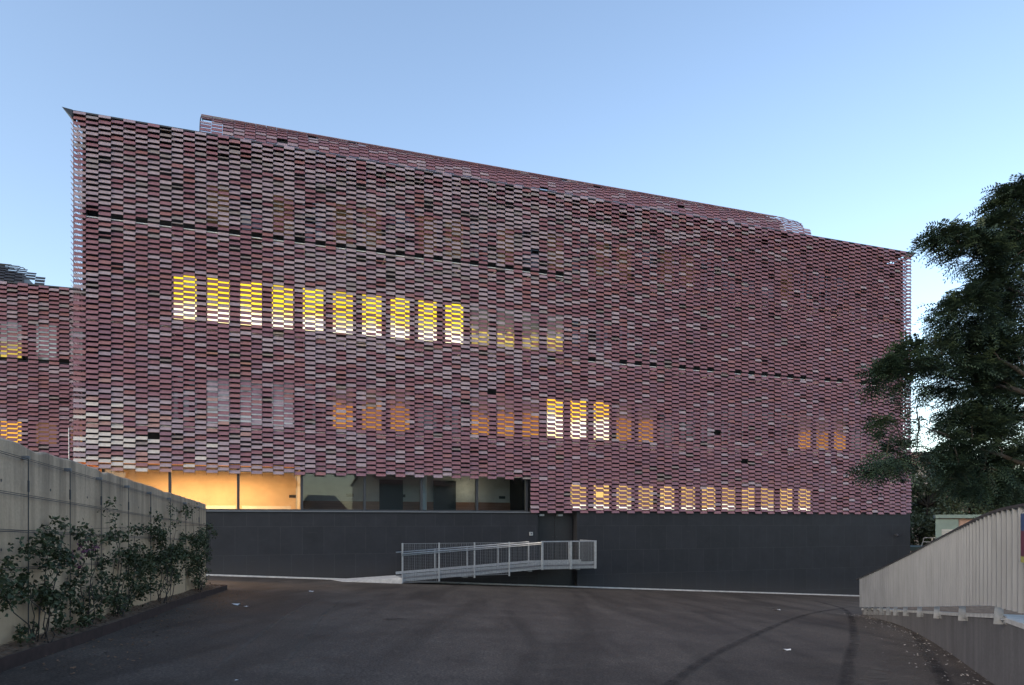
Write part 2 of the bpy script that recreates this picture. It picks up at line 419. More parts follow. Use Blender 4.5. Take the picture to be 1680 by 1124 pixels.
# rounded tile screen over the roof plant
def arc_screen(s0, n, r, d0, zc, name, parent, amax=R(88), mats=None, u0=.2, dark=False, cull=.0):
    mb = MB(); steps = int(r * amax / .155)
    for i in range(n):
        e = 0 if cull == 0 else min(1, (n - 1 - i) / 5.0)
        for k in range(steps):
            a = (k + .6 + (.5 if i % 2 else 0)) * amax / steps
            if e < 1 and a > amax * (.35 + .65*e): continue
            if random.random() < .02: continue
            c = Vector((s0 + (i+.5)*CW, d0 + r - r*math.cos(a), zc + r*math.sin(a)))
            od = Vector((0, -math.cos(a), math.sin(a))); up = Vector((0, math.sin(a), math.cos(a)))
            ln = R(14); dn = up * math.cos(ln) - od * math.sin(ln); nn = od * math.cos(ln) + up * math.sin(ln)
            aa = Vector((CW/2 - .006, 0, 0)); b = dn * .072; kk = nn * .011
            m = random.choice((0, 1, 1, 4, 0, 3 if random.random() < .3 else 1))
            mb.hexa([c-aa-b+kk, c+aa-b+kk, c+aa-b-kk, c-aa-b-kk, c-aa+b+kk, c+aa+b+kk, c+aa+b-kk, c-aa+b-kk], m)
    o = mb.build(name, mats or M['tile'], parent)
    bk = MB(); aa_ = [amax*(.13 + .87*q/7) for q in range(8)]; rb = r - .10
    xa, xb = s0 + CW*2, s0 + (n-4)*CW
    for p_, q_ in zip(aa_[:-1], aa_[1:]):
        bk.quad((xa, d0 + r - rb*math.cos(p_), zc + rb*math.sin(p_)), (xb, d0 + r - rb*math.cos(p_), zc + rb*math.sin(p_)), (xb, d0 + r - rb*math.cos(q_), zc + rb*math.sin(q_)), (xa, d0 + r - rb*math.cos(q_), zc + rb*math.sin(q_)))
    bk.build('backing_sheet', M['steel_dark'], o)
    for i in range(0, n + 1, 6):
        fr = MB()
        fr.tube([(s0 + i*CW, d0 + r - (r-.05)*math.cos(a), zc + (r-.05)*math.sin(a)) for a in [amax*q/8 for q in range(9)]], .02, 6)
        fr.build('curved_rib', M['steel_dark'], o)
    return o
sR0, sR1 = loc(328, 200, .3)[0], loc(1337, 385, .3)[0]
arc_screen(sR0, int((sR1 - sR0)/CW), 1.25, .22, 13.83 + CZ, 'roof_screen', B, cull=1)

# ---- charcoal base
zs = .40 + CZ
s_d0, s_d1 = loc(880, 900, .30)[0], loc(943, 900, .30)[0]
mb = MB()
BZ0 = -2.6
mb.box(-1.0, s_lob + .05, .12, .55, BZ0, zs - .06)
mb.box(s_lob + .05, s_d0, .121, .55, BZ0, zs + .16)
mb.box(s_d1, LEN - .02, .05, .55, BZ0, zs - .02)
mb.box(LEN - .45, LEN - .021, .55, DPT, BZ0, zs - .022)
mb.box(-1.0, -.6, .55, DPT, BZ0, zs - .061)
mb.build('base_wall', M['panel'], B)
mb = MB(); mb.box(-1.0, s_lob + .04, .06, .50, zs - .058, zs - .01)
mb.build('sill', M['sill'], B)
# door recess
zdk = -1.82 + CZ
mb = MB(); mb.box(s_d0 - .02, s_d1 + .02, .54, .60, BZ0, zs + .3); mb.box(s_d0 + .002, s_d1 - .002, .30, .54, BZ0, zdk - .02)
mb.build('door_recess', M['door'], B)
for k in range(2):
    a = s_d0 + .04 + k * (s_d1 - s_d0 - .08)/2; b = a + (s_d1 - s_d0 - .08)/2 - .012
    mb = MB(); mb.box(a, b, .42, .47, zdk + .01, .22 + CZ); d = mb.build('door', M['door'], B, bevel=.004)
    mb = MB(); hx = b - .08 if k == 0 else a + .08
    mb.tube([(hx, .42, zdk + .95), (hx, .36, zdk + .95), (hx, .36, zdk + 1.15), (hx, .42, zdk + 1.15)], .011, 8); mb.build('handle', M['steel_dark'], d)
    mb = MB(); q = a + .06
    mb.box(q, q + .22, .20, .36, .215 + CZ, .29 + CZ); mb.build('door_lamp_housing', M['galv'], B)

# ---- windows behind the screen
WP = 1.125; sW = loc(283, 500, CD)[0]
E = {}
zr = {'A': (loc(300, 527, CD)[1], loc(300, 450, CD)[1]), 'B': (loc(960, 722, CD)[1], loc(960, 657, CD)[1]), 'C': (loc(1100, 838, CD)[1], loc(1100, 796, CD)[1]), 'D': (10.85 + CZ, 12.5 + CZ)}
yl = (.80, .56, .02); yd = (.50, .36, .02); cr = (1.0, .80, .36); wh = (1.0, .93, .72)
E['A'] = emit_mat('lit_yellow_room', *zr['A'], [(.0, cr), (.08, wh), (.18, wh), (.30, cr), (.42, (.88, .66, .06)), (.55, yl), (.9, yl), (1, yd)], .95)
E['Ad'] = emit_mat('half_lit_yellow_room', *zr['A'], [(.0, (.2, .15, .06)), (.3, (.65, .48, .10)), (.42, (.10, .10, .07)), (1, (.04, .05, .05))], .7, .7, 3.0)
E['B'] = emit_mat('lit_amber_room', *zr['B'], [(.0, cr), (.15, wh), (.40, wh), (.5, cr), (.6, (.88, .46, .03)), (1, (.80, .40, .02))], 1.0)
E['Bd'] = emit_mat('dim_amber_room', *zr['B'], [(.0, (.42, .18, .02)), (.45, (.32, .12, .015)), (.56, (.05, .03, .02)), (1, (.02, .015, .015))], .75, .6, 4.0)
E['Bw'] = emit_mat('room_behind_white_blind', *zr['B'], [(.0, (.20, .22, .24)), (.6, (.12, .13, .15)), (1, (.03, .035, .04))], .8, .9, 5.0)
E['C'] = emit_mat('lit_cream_room', *zr['C'], [(.0, wh), (.15, wh), (.22, (.50, .31, .10)), (1, (.50, .31, .10))], .95, .12)
M['blind'] = mat('ochre_blind', (.26, .16, .07), .7, var=.35, scale=2)
def core_window(idx, row, state, parent=None, s0=None, z=None, dpl=CD, em=None):
    a = (sW if s0 is None else s0) + idx * WP; b = a + .85
    z0, z1 = z or zr[row]
    f = MB(); t_ = .045
    f.box(a, b, dpl-.05, dpl+.0, z0, z0+t_); f.box(a, b, dpl-.05, dpl+.0, z1-t_, z1)
    f.box(a, a+t_, dpl-.05, dpl+.0, z0+t_, z1-t_); f.box(b-t_, b, dpl-.05, dpl+.0, z0+t_, z1-t_)
    o = f.build('window', M['frame'], parent or B)
    p = MB()
    p.box(a+t_, b-t_, dpl-.024, dpl-.012, z0+t_, z1-t_)
    if state in E: p.build('pane', E[state], o)
    elif state == 'blind': p.build('pane', M['blind'], o)
    else: p.build('pane', M['dark_glass'], o)
M['dark_glass'] = mat('dark_reflecting_glass', (.012, .014, .018), .04, spec=1.0)
for i in range(18): core_window(i, 'A', 'A' if i < 10 else ('Ad' if i in (10, 11, 12, 13) else 'dark'))
for i in range(29):
    st = 'dark'
    if 1 <= i <= 3: st = 'Bw'
    if i in (5, 6, 7, 10, 11, 12, 16, 17, 25, 26, 27): st = 'Bd'
    if i in (13, 14, 15): st = 'B'
    core_window(i, 'B', st)
for i in range(14, 26): core_window(i, 'C', 'C')
for i in range(1, 28): core_window(i, 'D', random.choice(('blind', 'dark', 'dark')))

# ---- glazed strip and the room behind it
zt = 2.0 + CZ; GD = .34
mull = [loc(v, 810, GD)[0] for v in (170, 279, 391, 495, 598, 691, 782, 863)]
for a, b in zip(mull[:-1], mull[1:]):
    f = MB()
    f.box(a-.045, a+.045, GD-.08, GD+.10, zs-.008, zt); f.box(a+.046, b-.046, GD-.04, GD+.04, zs-.008, zs+.045)
    if b == mull[-1]: f.box(b-.045, b+.06, GD-.08, GD+.10, zs-.008, zt)
    o = f.build('window', M['frame'], B)
    p = MB(); p.box(a+.046, b-.046, GD-.008, GD+.004, zs+.046, zt - .001); p.build('pane', M['glass'], o)
mb = MB()
RB = 4.2
sl0, sp, sr = -.6, mull[3], s_lob - .02
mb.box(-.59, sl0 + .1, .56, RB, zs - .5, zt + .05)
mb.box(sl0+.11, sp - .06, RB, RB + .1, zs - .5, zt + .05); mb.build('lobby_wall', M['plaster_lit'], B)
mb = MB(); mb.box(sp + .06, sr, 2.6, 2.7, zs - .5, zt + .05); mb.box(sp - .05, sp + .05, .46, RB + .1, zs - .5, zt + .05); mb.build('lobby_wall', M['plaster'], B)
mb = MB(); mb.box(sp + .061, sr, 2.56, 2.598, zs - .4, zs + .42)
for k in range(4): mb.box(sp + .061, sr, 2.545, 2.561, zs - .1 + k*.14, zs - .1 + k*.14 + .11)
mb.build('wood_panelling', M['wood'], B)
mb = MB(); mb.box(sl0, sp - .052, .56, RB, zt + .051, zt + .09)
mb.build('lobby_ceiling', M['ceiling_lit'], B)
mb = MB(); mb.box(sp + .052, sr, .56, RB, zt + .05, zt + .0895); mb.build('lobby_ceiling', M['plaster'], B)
mb = MB(); mb.box(sl0, sr, .56, RB, zs - .56, zs - .501); mb.build('lobby_floor', M['plaster'], B)
mb = MB(); mb.box(loc(395, 800, 2)[0], sp - .3, 3.3, 3.9, zs - .5, zs + .22); mb.box(1.6, loc(385, 800, 2)[0], 3.3, 3.9, zs - .5, zs + .22); mb.build('lobby_counter', M['white_paint'], B, bevel=.01)
for (a, b) in ((mull[1], mull[2]), (mull[2], mull[3])):
    la = bpy.data.lights.new('lobby_lamp', 'AREA'); lo = bpy.data.objects.new('lobby_lamp', la); COL.objects.link(lo); lo.parent = B
    la.shape = 'RECTANGLE'; la.size = 2.0; la.size_y = 1.6; la.energy = 100; la.color = (1, .47, .17); lo.location = ((a+b)/2 - 1.2, 2.2, zt - .05)
for sx_, zz in ((mull[4] - .45, zs + .62), (mull[5] - .5, zs + .62), (mull[7] - .45, zs + .6), (mull[3] - .35, zs + .6)):
    mb = MB(); mb.box(sx_, sx_ + .28, 2.56 if sx_ > sp else RB - .04, 2.599 if sx_ > sp else RB - .001, zz, zz + .12); mb.build('vent_grille', M['frame'], B)
la = bpy.data.lights.new('lobby_downlight', 'POINT'); lo = bpy.data.objects.new('lobby_downlight', la); COL.objects.link(lo); lo.parent = B
la.energy = 5; la.color = (1, .85, .6); la.shadow_soft_size = .1; lo.location = (mull[6] + .1, 1.9, zs + 1.0)

for x_ in (mull[4] + .9, mull[6] - 1.3):
    mb = MB(); mb.box(x_, x_ + .07, 2.53, 2.5445, zs - .4, zs + 1.35); mb.box(x_ + .93, x_ + 1.0, 2.53, 2.5445, zs - .4, zs + 1.35); mb.box(x_ + .071, x_ + .929, 2.53, 2.5445, zs + 1.28, zs + 1.35); mb.box(x_ + .071, x_ + .929, 2.536, 2.5445, zs - .4, zs + 1.279)
    mb.build('inner_door', M['door'], B)
for x_, y_ in ((mull[5] + .35, 1.5),):
    mb = MB(); mb.tube([(x_, y_, zs - .5), (x_, y_, zt + .05)], .13, 16); mb.build('lobby_column', M['white_paint'], B, smooth=True)
mb = MB()
for k in range(5): mb.box(mull[3] + .5 + k*1.9, mull[3] + 1.5 + k*1.9, 1.2, 1.3, zt - .03, zt + .049)
mb.build('ceiling_strip', M['white_paint'], B)
# small fixings on the base
s_, z_ = loc(871, 876, .1); mb = MB(); mb.box(s_ - .07, s_ + .08, .06, .121, z_ - .07, z_ + .08); it = mb.build('intercom', M['galv'], B, bevel=.008)
mb = MB(); mb.box(s_ - .02, s_ + .03, .052, .0595, z_ - .02, z_ + .03); mb.build('button', M['frame'], it)
s_, z_ = loc(1468, 878, .05); mb = MB(); mb.tube([(s_, .05, z_ + .02), (s_, -.08, z_ + .02), (s_, -.13, z_ - .05)], [.025, .05, .075], 12); mb.build('security_camera', M['steel_dark'], B)

# ------------------------------------------------------------------ annex on the left
D1 = 34.3
Za = F * D1 / (ST * (VX + 350)); Xa = (-350 - CX) / F * Za; OA = (Xa, Za)
A = empty('tile_clad_annex', (Xa, Za, 0), TH, label='lower neighbouring block with the same tile screen and a dark rounded roof cover', cat='building')
sE = loc(122, 500, 0, D1, OA)[0] + .5; nA = int(sE / CW); ZA = 10.0 + CZ
mb = MB()
def skA(i, z): return abs(z - (6.72 + CZ)) < RP/2 and i % 2 == 0
screen(mb, Vector((0, 0, 0)), X, Y_, nA, ZA, -.2 + CZ, skA, uf=lambda i: .52)
mb.build('tile_screen', M['tile'], A)
mb = MB(); mb.box(0, nA*CW, .85, 14, -2.5, ZA - .3); mb.build('inner_wall', M['core'], A)
mb = MB(); mb.box(-.02, nA*CW + .02, .02, 14, ZA - .05, ZA); mb.build('roof', M['steel_dark'], A)
mb = MB()
for i in range(nA + 1): mb.box(i*CW-.005, i*CW+.005, .04, .05, 0, ZA)
mb.tube([(0, .16, 6.75 + CZ), (nA*CW, .16, 6.75+CZ)], .03, 8); mb.build('carrier_cable', M['steel_dark'], A)
ea = emit_mat('dim_yellow_room', 6.8+CZ, 8.5+CZ, [(.0, (.5, .36, .06)), (.35, (.35, .25, .04)), (.5, (.15, .17, .17)), (1, (.07, .08, .09))], .8, .3)
eb = emit_mat('amber_room', 3.3+CZ, 4.2+CZ, [(.0, (.75, .38, .04)), (1, (.62, .28, .03))], 1.0, .3)
eb2 = emit_mat('faint_amber_room', 3.3+CZ, 4.2+CZ, [(.0, (.16, .07, .02)), (1, (.10, .05, .02))], .8, .3)
eg = emit_mat('pale_room', 6.9+CZ, 8.5+CZ, [(.0, (.05, .05, .05)), (.3, (.22, .25, .26)), (1, (.10, .12, .13))], .7, .8, 4)
E['ea'], E['eb'], E['eg'], E['eb2'] = ea, eb, eg, eb2
s_o = loc(38, 600, .85, D1, OA)[0]
for k in range(-5, 3):
    sA_ = s_o - .85 + k * WP * 1.15 - 0
    core_window(0, None, 'ea' if k <= 0 else 'eg', A, sA_, (6.95 + CZ, 8.55 + CZ), .85)
    core_window(0, None, 'eb' if k <= 0 else 'eb2', A, sA_, (3.3 + CZ, 4.3 + CZ), .85)
# dark rounded cover on the annex roof
sR = loc(78, 450, 1.5, D1, OA)[0]
n_ = int(sR / CW)
o = arc_screen(sR - n_*CW, n_, 1.5, 1.0, ZA - .1, 'roof_cover', A, mats=[M['steel_dark']]*8, cull=1)
mb = MB(); mb.box(0, sR - 1.2, 2.4, 9, ZA + .01, ZA + 1.15); mb.build('roof_plant_room', M['frame'], A)
# cable down the corner
pc = w2(-.18, -.02)
mb = MB(); mb.tube([(0, 0, -.6), (.01, 0, 2), (0, 0, 4.4)], .012, 6)
o = mb.build('corner_cable', M['white_paint'], B); o.location = (-.14, .05, 0)

# ------------------------------------------------------------------ kerb strip along the base
mb = MB(); n = 40
for side in range(1):
    prev = None
    for k in range(n + 1):
        s = -1.2 + (LEN + 1.4) * k / n
        row = []
        for d, h in ((-.16, -.02), (-.16, .045), (.04, .05)):
            x, y = w2(s, d); row.append((x, y, gz(x, y) + h))
        if prev:
            mb.quad(prev[0], row[0], row[1], prev[1]); mb.quad(prev[1], row[1], row[2], prev[2])
        prev = row
tag(mb.build('kerb', M['conc_light']), kind='structure')

# ------------------------------------------------------------------ access ramp
RMP = empty('access_ramp', (*w2(loc(660, 950, -1.6)[0], -1.6), 0), TH, label='galvanised steel access ramp with mesh railing up to the black door', cat='ramp')
so_ = loc(660, 950, -1.6)[0]
def rl(s, d, z): return (s - so_, d + 1.6, z)
def rp(x, y, d=-1.6): s, z = loc(x, y, d); return s - so_, z
x660, x885, x978 = 0.0, rp(887, 900)[0], rp(977, 900)[0]
zd0, zd1 = rp(660, 949)[1], rp(887, 929)[1]
def zdeck(x): return zd0 + (zd1 - zd0) * min(1, max(0, x / x885))
mb = MB()
mb.hexa([(0, .03, zd0-.04), (x885, .03, zd1-.04), (x885, 1.35, zd1-.04), (0, 1.35, zd0-.04), (0, .03, zd0), (x885, .03, zd1), (x885, 1.35, zd1), (0, 1.35, zd0)])
mb.box(x885 + .001, x978, .03, 1.62, zd1-.041, zd1); mb.build('deck', M['galv_dull'], RMP)
for yy in (0.0, 1.38):
    mb = MB()
    for dz, h in ((.10, .10), (-.075, .09)):
        for (xa, xb) in ((0, x885), (x885, x978)):
            mb.beam((xa, yy, zdeck(xa) + dz), (xb, yy, zdeck(xb) + dz), .03, h)
    mb.build('toe_board', M['galv'], RMP)
ztop = rp(660, 892)[1]
posts = [rp(v, 900)[0] for v in (660, 720, 778, 835)]
for k, x in enumerate(posts):
    zb = (rp(660, 957)[1], rp(720, 956)[1], rp(778, 948)[1], rp(835, 945)[1])[k]
    if k == 1: zb = rp(720, 954)[1]
    mb = MB(); mb.box(x-.028, x+.028, -.06, -.02, zb, ztop + .02); mb.build('post', M['galv'], RMP, bevel=.003)
for v in (889, 936, 976):
    x = rp(v, 900)[0]; mb = MB(); mb.box(x-.05, x+.05, -.05, -.02, zd1-.14, ztop + .03); mb.build('post', M['galv'], RMP, bevel=.003)
for v in (957, 975):
    x = rp(v, 900)[0]; mb = MB(); mb.box(x-.02, x+.02, 1.40, 1.44, zd1-.1, ztop - .02); mb.build('post', M['galv'], RMP)
for v in (661, 714, 767, 818, 868):
    x = rp(v, 900, -.25)[0] ; mb = MB(); mb.box(x-.025, x+.025, 1.395, 1.43, zdeck(x) - .05, zdeck(x) + .93); mb.build('post', M['galv'], RMP)
mb = MB()
mb.tube([(-.05, -.085, zd0 + .90), (x885, -.085, zd1 + .93)], .024, 8); mb.tube([(-.05, -.085, zd0 + .84), (x885, -.085, zd1 + .87)], .016, 8); mb.build('handrail', M['galv'], RMP, smooth=True)
mb = MB(); mb.tube([(0, 1.34, zd0 + .90), (x885, 1.34, zd1 + .92)], .022, 8)
mb.build('handrail', M['galv'], RMP, smooth=True)
mb = MB(); mb.tube([(x885, -.03, ztop + .02), (x978 + .02, -.03, ztop + .02), (x978 + .02, 1.5, ztop + .02)], .024, 8); mb.build('handrail', M['galv'], RMP)
def mesh_panel(xa, xb, za, zb, y=-.04, along='x'):
    mb = MB(); t_ = .004
    nxx = max(1, int(abs(xb - xa) / .068))
    for k in range(nxx + 1):
        x = xa + (xb - xa) * k / nxx; r_ = .0045 if k % 3 == 0 else .0018
        if along == 'x': mb.box(x-r_, x+r_, y-.003, y+.003, za, zb)
        else: mb.box(y-.003, y+.003, x-r_, x+r_, za, zb)
    nz_ = int((zb - za) / .055)
    for k in range(nz_ + 1):
        z = za + (zb - za) * k / nz_; r_ = .0018
        if k in (0, nz_): r_ = .009
        if along == 'x': mb.box(xa, xb, y-.007, y-.0035, z-r_, z+r_)
        else: mb.box(y-.007, y-.0035, xa, xb, z-r_, z+r_)
    mb.build('mesh_panel', M['mesh'], RMP)
pb = [rp(690, 955)[1], rp(750, 946)[1], rp(806, 943)[1]]
for k in range(3): mesh_panel(posts[k] + .03, posts[k+1] - .03, pb[k], ztop)
mesh_panel(posts[3] + .03, x885 - .06, rp(860, 933)[1] , ztop)
mesh_panel(x885 + .06, rp(936, 900)[0] - .05, zd1 - .12, ztop); mesh_panel(rp(936, 900)[0] + .05, x978 - .04, zd1 - .12, ztop)
mesh_panel(.0, 1.42, zd1 - .12, ztop, x978 + .02, 'y')
for v in (765, 871, 950):
    x = rp(v, 900)[0]; wx, wy = w2(x + so_, -.8); mb = MB(); mb.box(x-.09, x+.09, .1, 1.3, zdeck(x)-.19, zdeck(x)-.05)
    mb.build('support', M['galv_dull'], RMP)
# concrete wedge at the foot of the ramp
sa, sb = loc(548, 955, -1.6)[0], so_ - .02
mb = MB(); top = []
def gw(s, d): x, y = w2(s, d); return (x, y, gz(x, y))
a0 = gw(sa, -.25); a1 = gw(sa + .3, -1.55); b0 = gw(sb, -.25); b1 = gw(sb, -1.64)
zt_ = zd0 + .02
mb.hexa([(a0[0], a0[1], a0[2]-.1), (a1[0], a1[1], a1[2]-.1), (b1[0], b1[1], b1[2]-.1), (b0[0], b0[1], b0[2]-.1),
         (a0[0], a0[1], a0[2]+.006), (a1[0], a1[1], a1[2]+.006), (b1[0], b1[1], zt_), (b0[0], b0[1], zt_)])
tag(mb.build('concrete_wedge', M['conc_light'], bevel=.01), 'pale concrete wedge leading from the asphalt onto the steel ramp', 'ramp')

# ------------------------------------------------------------------ left retaining wall
PN, PF = Vector((-5.0, 6.8)), Vector((-7.6, 17.25)); WD = (PF - PN).normalized(); WN = Vector((WD.y, -WD.x)); WL = (PF - PN).length
WA = math.atan2(WD.y, WD.x)
U0 = -9.0; Wn = PN + WD * U0
LW = empty('retaining_wall', (Wn.x, Wn.y, 0), WA, label='stained concrete retaining wall along the left edge of the yard', cat='wall')
def wtop(u): return CZ + .82 - (.82 - .425) * (u / WL)      # u from near photo edge
def wbot(u): p = PN + WD * u; return gz(p.x, p.y)
mb = MB(); n = 90
pr = None
for k in range(n + 1):
    u = U0 + (WL - U0) * k / n; xl = u - U0
    zt2 = wtop(u) + random.uniform(-.008, .008) - (.03 if random.random() < .08 else 0); zb = wbot(u) - .5
    row = [(xl, 0, zb), (xl, 0, zt2 - .02), (xl, .02, zt2), (xl, .28, zt2), (xl, .30, zt2 - .02), (xl, .30, zb)]
    if pr:
        for q in range(5): mb.quad(pr[q], row[q], row[q+1], pr[q+1])
    else: mb.quad(row[0], row[1], row[4], row[5])
    pr = row
mb.quad(pr[5], pr[4], pr[1], pr[0]); mb.quad(pr[1], pr[4], pr[3], pr[2])
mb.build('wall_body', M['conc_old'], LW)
# tie holes
mb = MB()
for k in range(int((WL - U0) / 1.2)):
    for dz in (-.42, -1.1):
        xl = .6 + k*1.2; z = wtop(xl + U0) + dz
        mb.tube([(xl, -.002, z), (xl, .004, z)], .016, 8)
mb.build('tie_hole_plug', M['steel_dark'], LW)
def wall_u(x_): # photo column -> distance along wall
    r_ = (x_ - CX) / F; # X = r Z
    return (r_ * PN.y - PN.x) / (WD.x - r_ * WD.y)
def wp(u, z, off): p = PN + WD * u + WN * off; return Vector((p.x, p.y, z))
# trellis wires
TR = empty('wire_trellis', (Wn.x, Wn.y, 0), WA, label='steel cable trellis fixed across the stained concrete wall', cat='trellis')
for dz in (-.17, -.55, -.92, -1.3):
    for e in (0, .018):
        mb = MB(); mb.tube([(.2, -.06, wtop(U0 + .2) + dz + e), (WL - U0 - .05, -.06, wtop(WL) + dz + e)], .0035, 5); mb.build('horizontal_cable', M['steel_dark'], TR)
vpx = [-90, -30, 36, 106, 158, 204, 241, 274, 300, 322]
for v in vpx:
    u = wall_u(v); xl = u - U0; zt2 = wtop(u) - .14
    mb = MB(); mb.tube([(xl, -.06, zt2), (xl, -.06, wbot(u) + .15)], .005, 6); mb.tube([(xl, -.06, zt2 - .24), (xl, -.06, zt2 - .36)], .010, 8)
    c = mb.build('vertical_cable', M['steel_dark'], TR)
    mb = MB(); mb.box(xl - .018, xl + .018, -.072, -.001, zt2 - .018, zt2 + .018); mb.build('cable_bracket', M['galv_dull'], c)

# planting strip with rusty edge
mb = MB(); n = 60; pr = None
def stripw(u): return .36 + .03*math.sin(u*.7)
for k in range(n + 1):
    u = U0 + (WL + .55 - U0) * k / n; row = []
    for j in range(6):
        o_ = .0 + stripw(u) * j / 5
        p = PN + WD * u + WN * o_; h = .05 + random.uniform(-.012, .02) + .06 * (1 - j/5)
        row.append((p.x, p.y, gz(p.x, p.y) + h))
    if pr:
        for q in range(5): mb.quad(pr[q], pr[q+1], row[q+1], row[q])
    pr = row
tag(mb.build('planting_strip', M['soil'], smooth=True), kind='structure')
mb = MB(); pr = None
for k in range(n + 1):
    u = U0 + (WL + .6 - U0) * k / n; o_ = stripw(u)
    q = [wp(u, 0, o_ + e) for e in (0, .02)]
    row = [(q[0].x, q[0].y, gz(q[0].x, q[0].y) - .05), (q[0].x, q[0].y, gz(q[0].x, q[0].y) + .12), (q[1].x, q[1].y, gz(q[1].x, q[1].y) + .12), (q[1].x, q[1].y, gz(q[1].x, q[1].y) - .05)]
    if pr:
        for j in range(3): mb.quad(pr[j], row[j], row[j+1], pr[j+1])
    pr = row
q2 = wp(WL + .6, 0, 0.0)
mb.beam((pr[0][0], pr[0][1], gz(pr[0][0], pr[0][1]) + .035), (q2.x, q2.y, gz(q2.x, q2.y) + .035), .02, .17)
tag(mb.build('planter_edging', M['rust']), 'low rusty steel edging between the planting strip and the asphalt', 'edging')

# fallen leaves and grit
mb = MB()
for k in range(2600):
    u = random.uniform(-1, WL + .3); o_ = random.uniform(.03, .34) if random.random() < .8 else random.uniform(.38, 1.3)
    p = wp(u, 0, o_); z = gz(p.x, p.y) + (.13 if o_ < .36 else .012); a = random.uniform(0, 6.28); r_ = random.uniform(.012, .03)
    e1 = Vector((math.cos(a), math.sin(a), random.uniform(-.3, .3))) * r_; e2 = Vector((-math.sin(a), math.cos(a), random.uniform(-.3, .3))) * r_ * .5
    c = Vector((p.x, p.y, z)); mb.quad(c - e1, c - e2, c + e1, c + e2)
tag(mb.build('fallen_leaves', M['dry_leaf']), 'brown fallen leaves scattered along the planting strip', 'leaves', kind='stuff')

# climbing plants
def leaf(mb, c, size, m, nrm=None):
    d = Vector((random.gauss(0, 1), random.gauss(0, 1), random.gauss(-.5, .8))).normalized()
    n_ = Vector((random.gauss(0, .6), random.gauss(0, .6), random.gauss(.5, .5)))
    if nrm is not None: n_ += nrm
    s_ = d.cross(n_)
    if s_.length < .05: return
    s_.normalize(); s_ = s_ * size * .34; k = s_.cross(d).normalized() * size * .12
    a, b = c, c + d * size; q = c + d * size * .45
    mb.tri(a, q + s_ + k, b, m); mb.tri(a, b, q - s_ + k, m)
climbers = [
 ('near', 'bushy climber at the near left end of the concrete wall, leaning over the soil', [(8, 1035, 26, 14), (4, 935, 20, 45), (40, 905, 36, 30), (62, 945, 30, 40), (30, 975, 30, 30), (70, 1000, 26, 30), (88, 1035, 22, 14), (72, 858, 5, 16), (60, 885, 20, 16), (-30, 950, 30, 60)]),
 ('flower', 'climber with a few purplish blossoms on the concrete wall beside the near bushy one', [(112, 875, 20, 17), (122, 900, 12, 20), (108, 915, 16, 12), (128, 945, 22, 22), (122, 985, 28, 18), (110, 1010, 26, 12), (150, 960, 15, 20)]),
 ('spire', 'broad climber with tall thin shoots in the middle of the concrete wall', [(158, 848, 5, 24), (160, 885, 20, 14), (176, 912, 26, 20), (200, 935, 28, 22), (170, 965, 22, 26), (166, 1000, 22, 14), (200, 975, 18, 20), (195, 868, 13, 7), (205, 905, 14, 12)]),
 ('dense', 'dense dark climber reaching high on the far half of the concrete wall', [(237, 868, 8, 20), (246, 890, 20, 16), (262, 905, 26, 16), (250, 930, 20, 22), (236, 958, 16, 14), (278, 925, 14, 26), (269, 848, 3, 16), (228, 935, 12, 12), (285, 900, 16, 14)]),
 ('far', 'climber wrapping the far end of the concrete wall with loose trailing shoots', [(303, 885, 18, 13), (318, 893, 11, 14), (306, 912, 11, 16), (303, 950, 8, 18), (320, 925, 7, 22), (326, 874, 8, 12), (296, 838, 3, 18), (314, 955, 7, 8)]),
]
for nm, lab, blobs in climbers:
    cx_ = sum(b[0] for b in blobs[:6]) / 6; u = wall_u(cx_); base = wp(u, wbot(u), .16)
    root = empty('climbing_plant', base, label=lab, cat='climbing plant', group='climbing plants on the concrete wall')
    lm = MB(); st = MB()
    for (bx_, by_, rx, ry) in blobs:
        uc = wall_u(bx_); pc_ = wp(uc, 0, .25); Zc = pc_.y
        zc = (HY - by_) / F * Zc + CZ; rz_ = ry / F * Zc; ru = abs(wall_u(bx_ + rx) - wall_u(bx_ - rx)) / 2
        area = ru * rz_; cnt = int(max(60, area * 2700))
        # sub-clumps
        subs = []
        for q in range(max(4, int(area * 42))):
            a = random.uniform(0, 6.28); r_ = math.sqrt(random.random())
            subs.append((uc + ru*r_*math.cos(a), zc + rz_*r_*math.sin(a), random.uniform(.05, .26)))
        for q in range(cnt):
            su, sz_, so2 = random.choice(subs)
            sp_ = min(.065, ru*.5 + .02)
            p = wp(su + random.gauss(0, sp_*.95), sz_ + random.gauss(0, min(.055, rz_*.4)), max(.05, so2 + random.gauss(0, .05)))
            p.z = max(p.z, gz(p.x, p.y) + .06)
            m_ = 0 if random.random() < .7 else 1
            if nm == 'flower' and by_ in (900, 915) and random.random() < .28: m_ = 2
            leaf(lm, p - base, random.uniform(.035, .07), m_, Vector((WN.x, WN.y, .2)) * .5)
        for q in range(1):
            pts = []; e_ = wp(uc + random.gauss(0, ru*.3), zc + random.gauss(0, rz_*.3), .22); b0_ = base + Vector((random.gauss(0, .05), random.gauss(0, .05), 0))
            for k in range(6):
                f_ = k / 5; p = b0_.lerp(e_, f_); p += Vector((random.gauss(0, .03), random.gauss(0, .05), 0)) * math.sin(f_*3.14); pts.append(p - base)
            st.tube(pts, [.008 - .001*k for k in range(6)], 5)
    lm.build('foliage', M['leaf_climb'], root); st.build('stem', M['bark'], root)

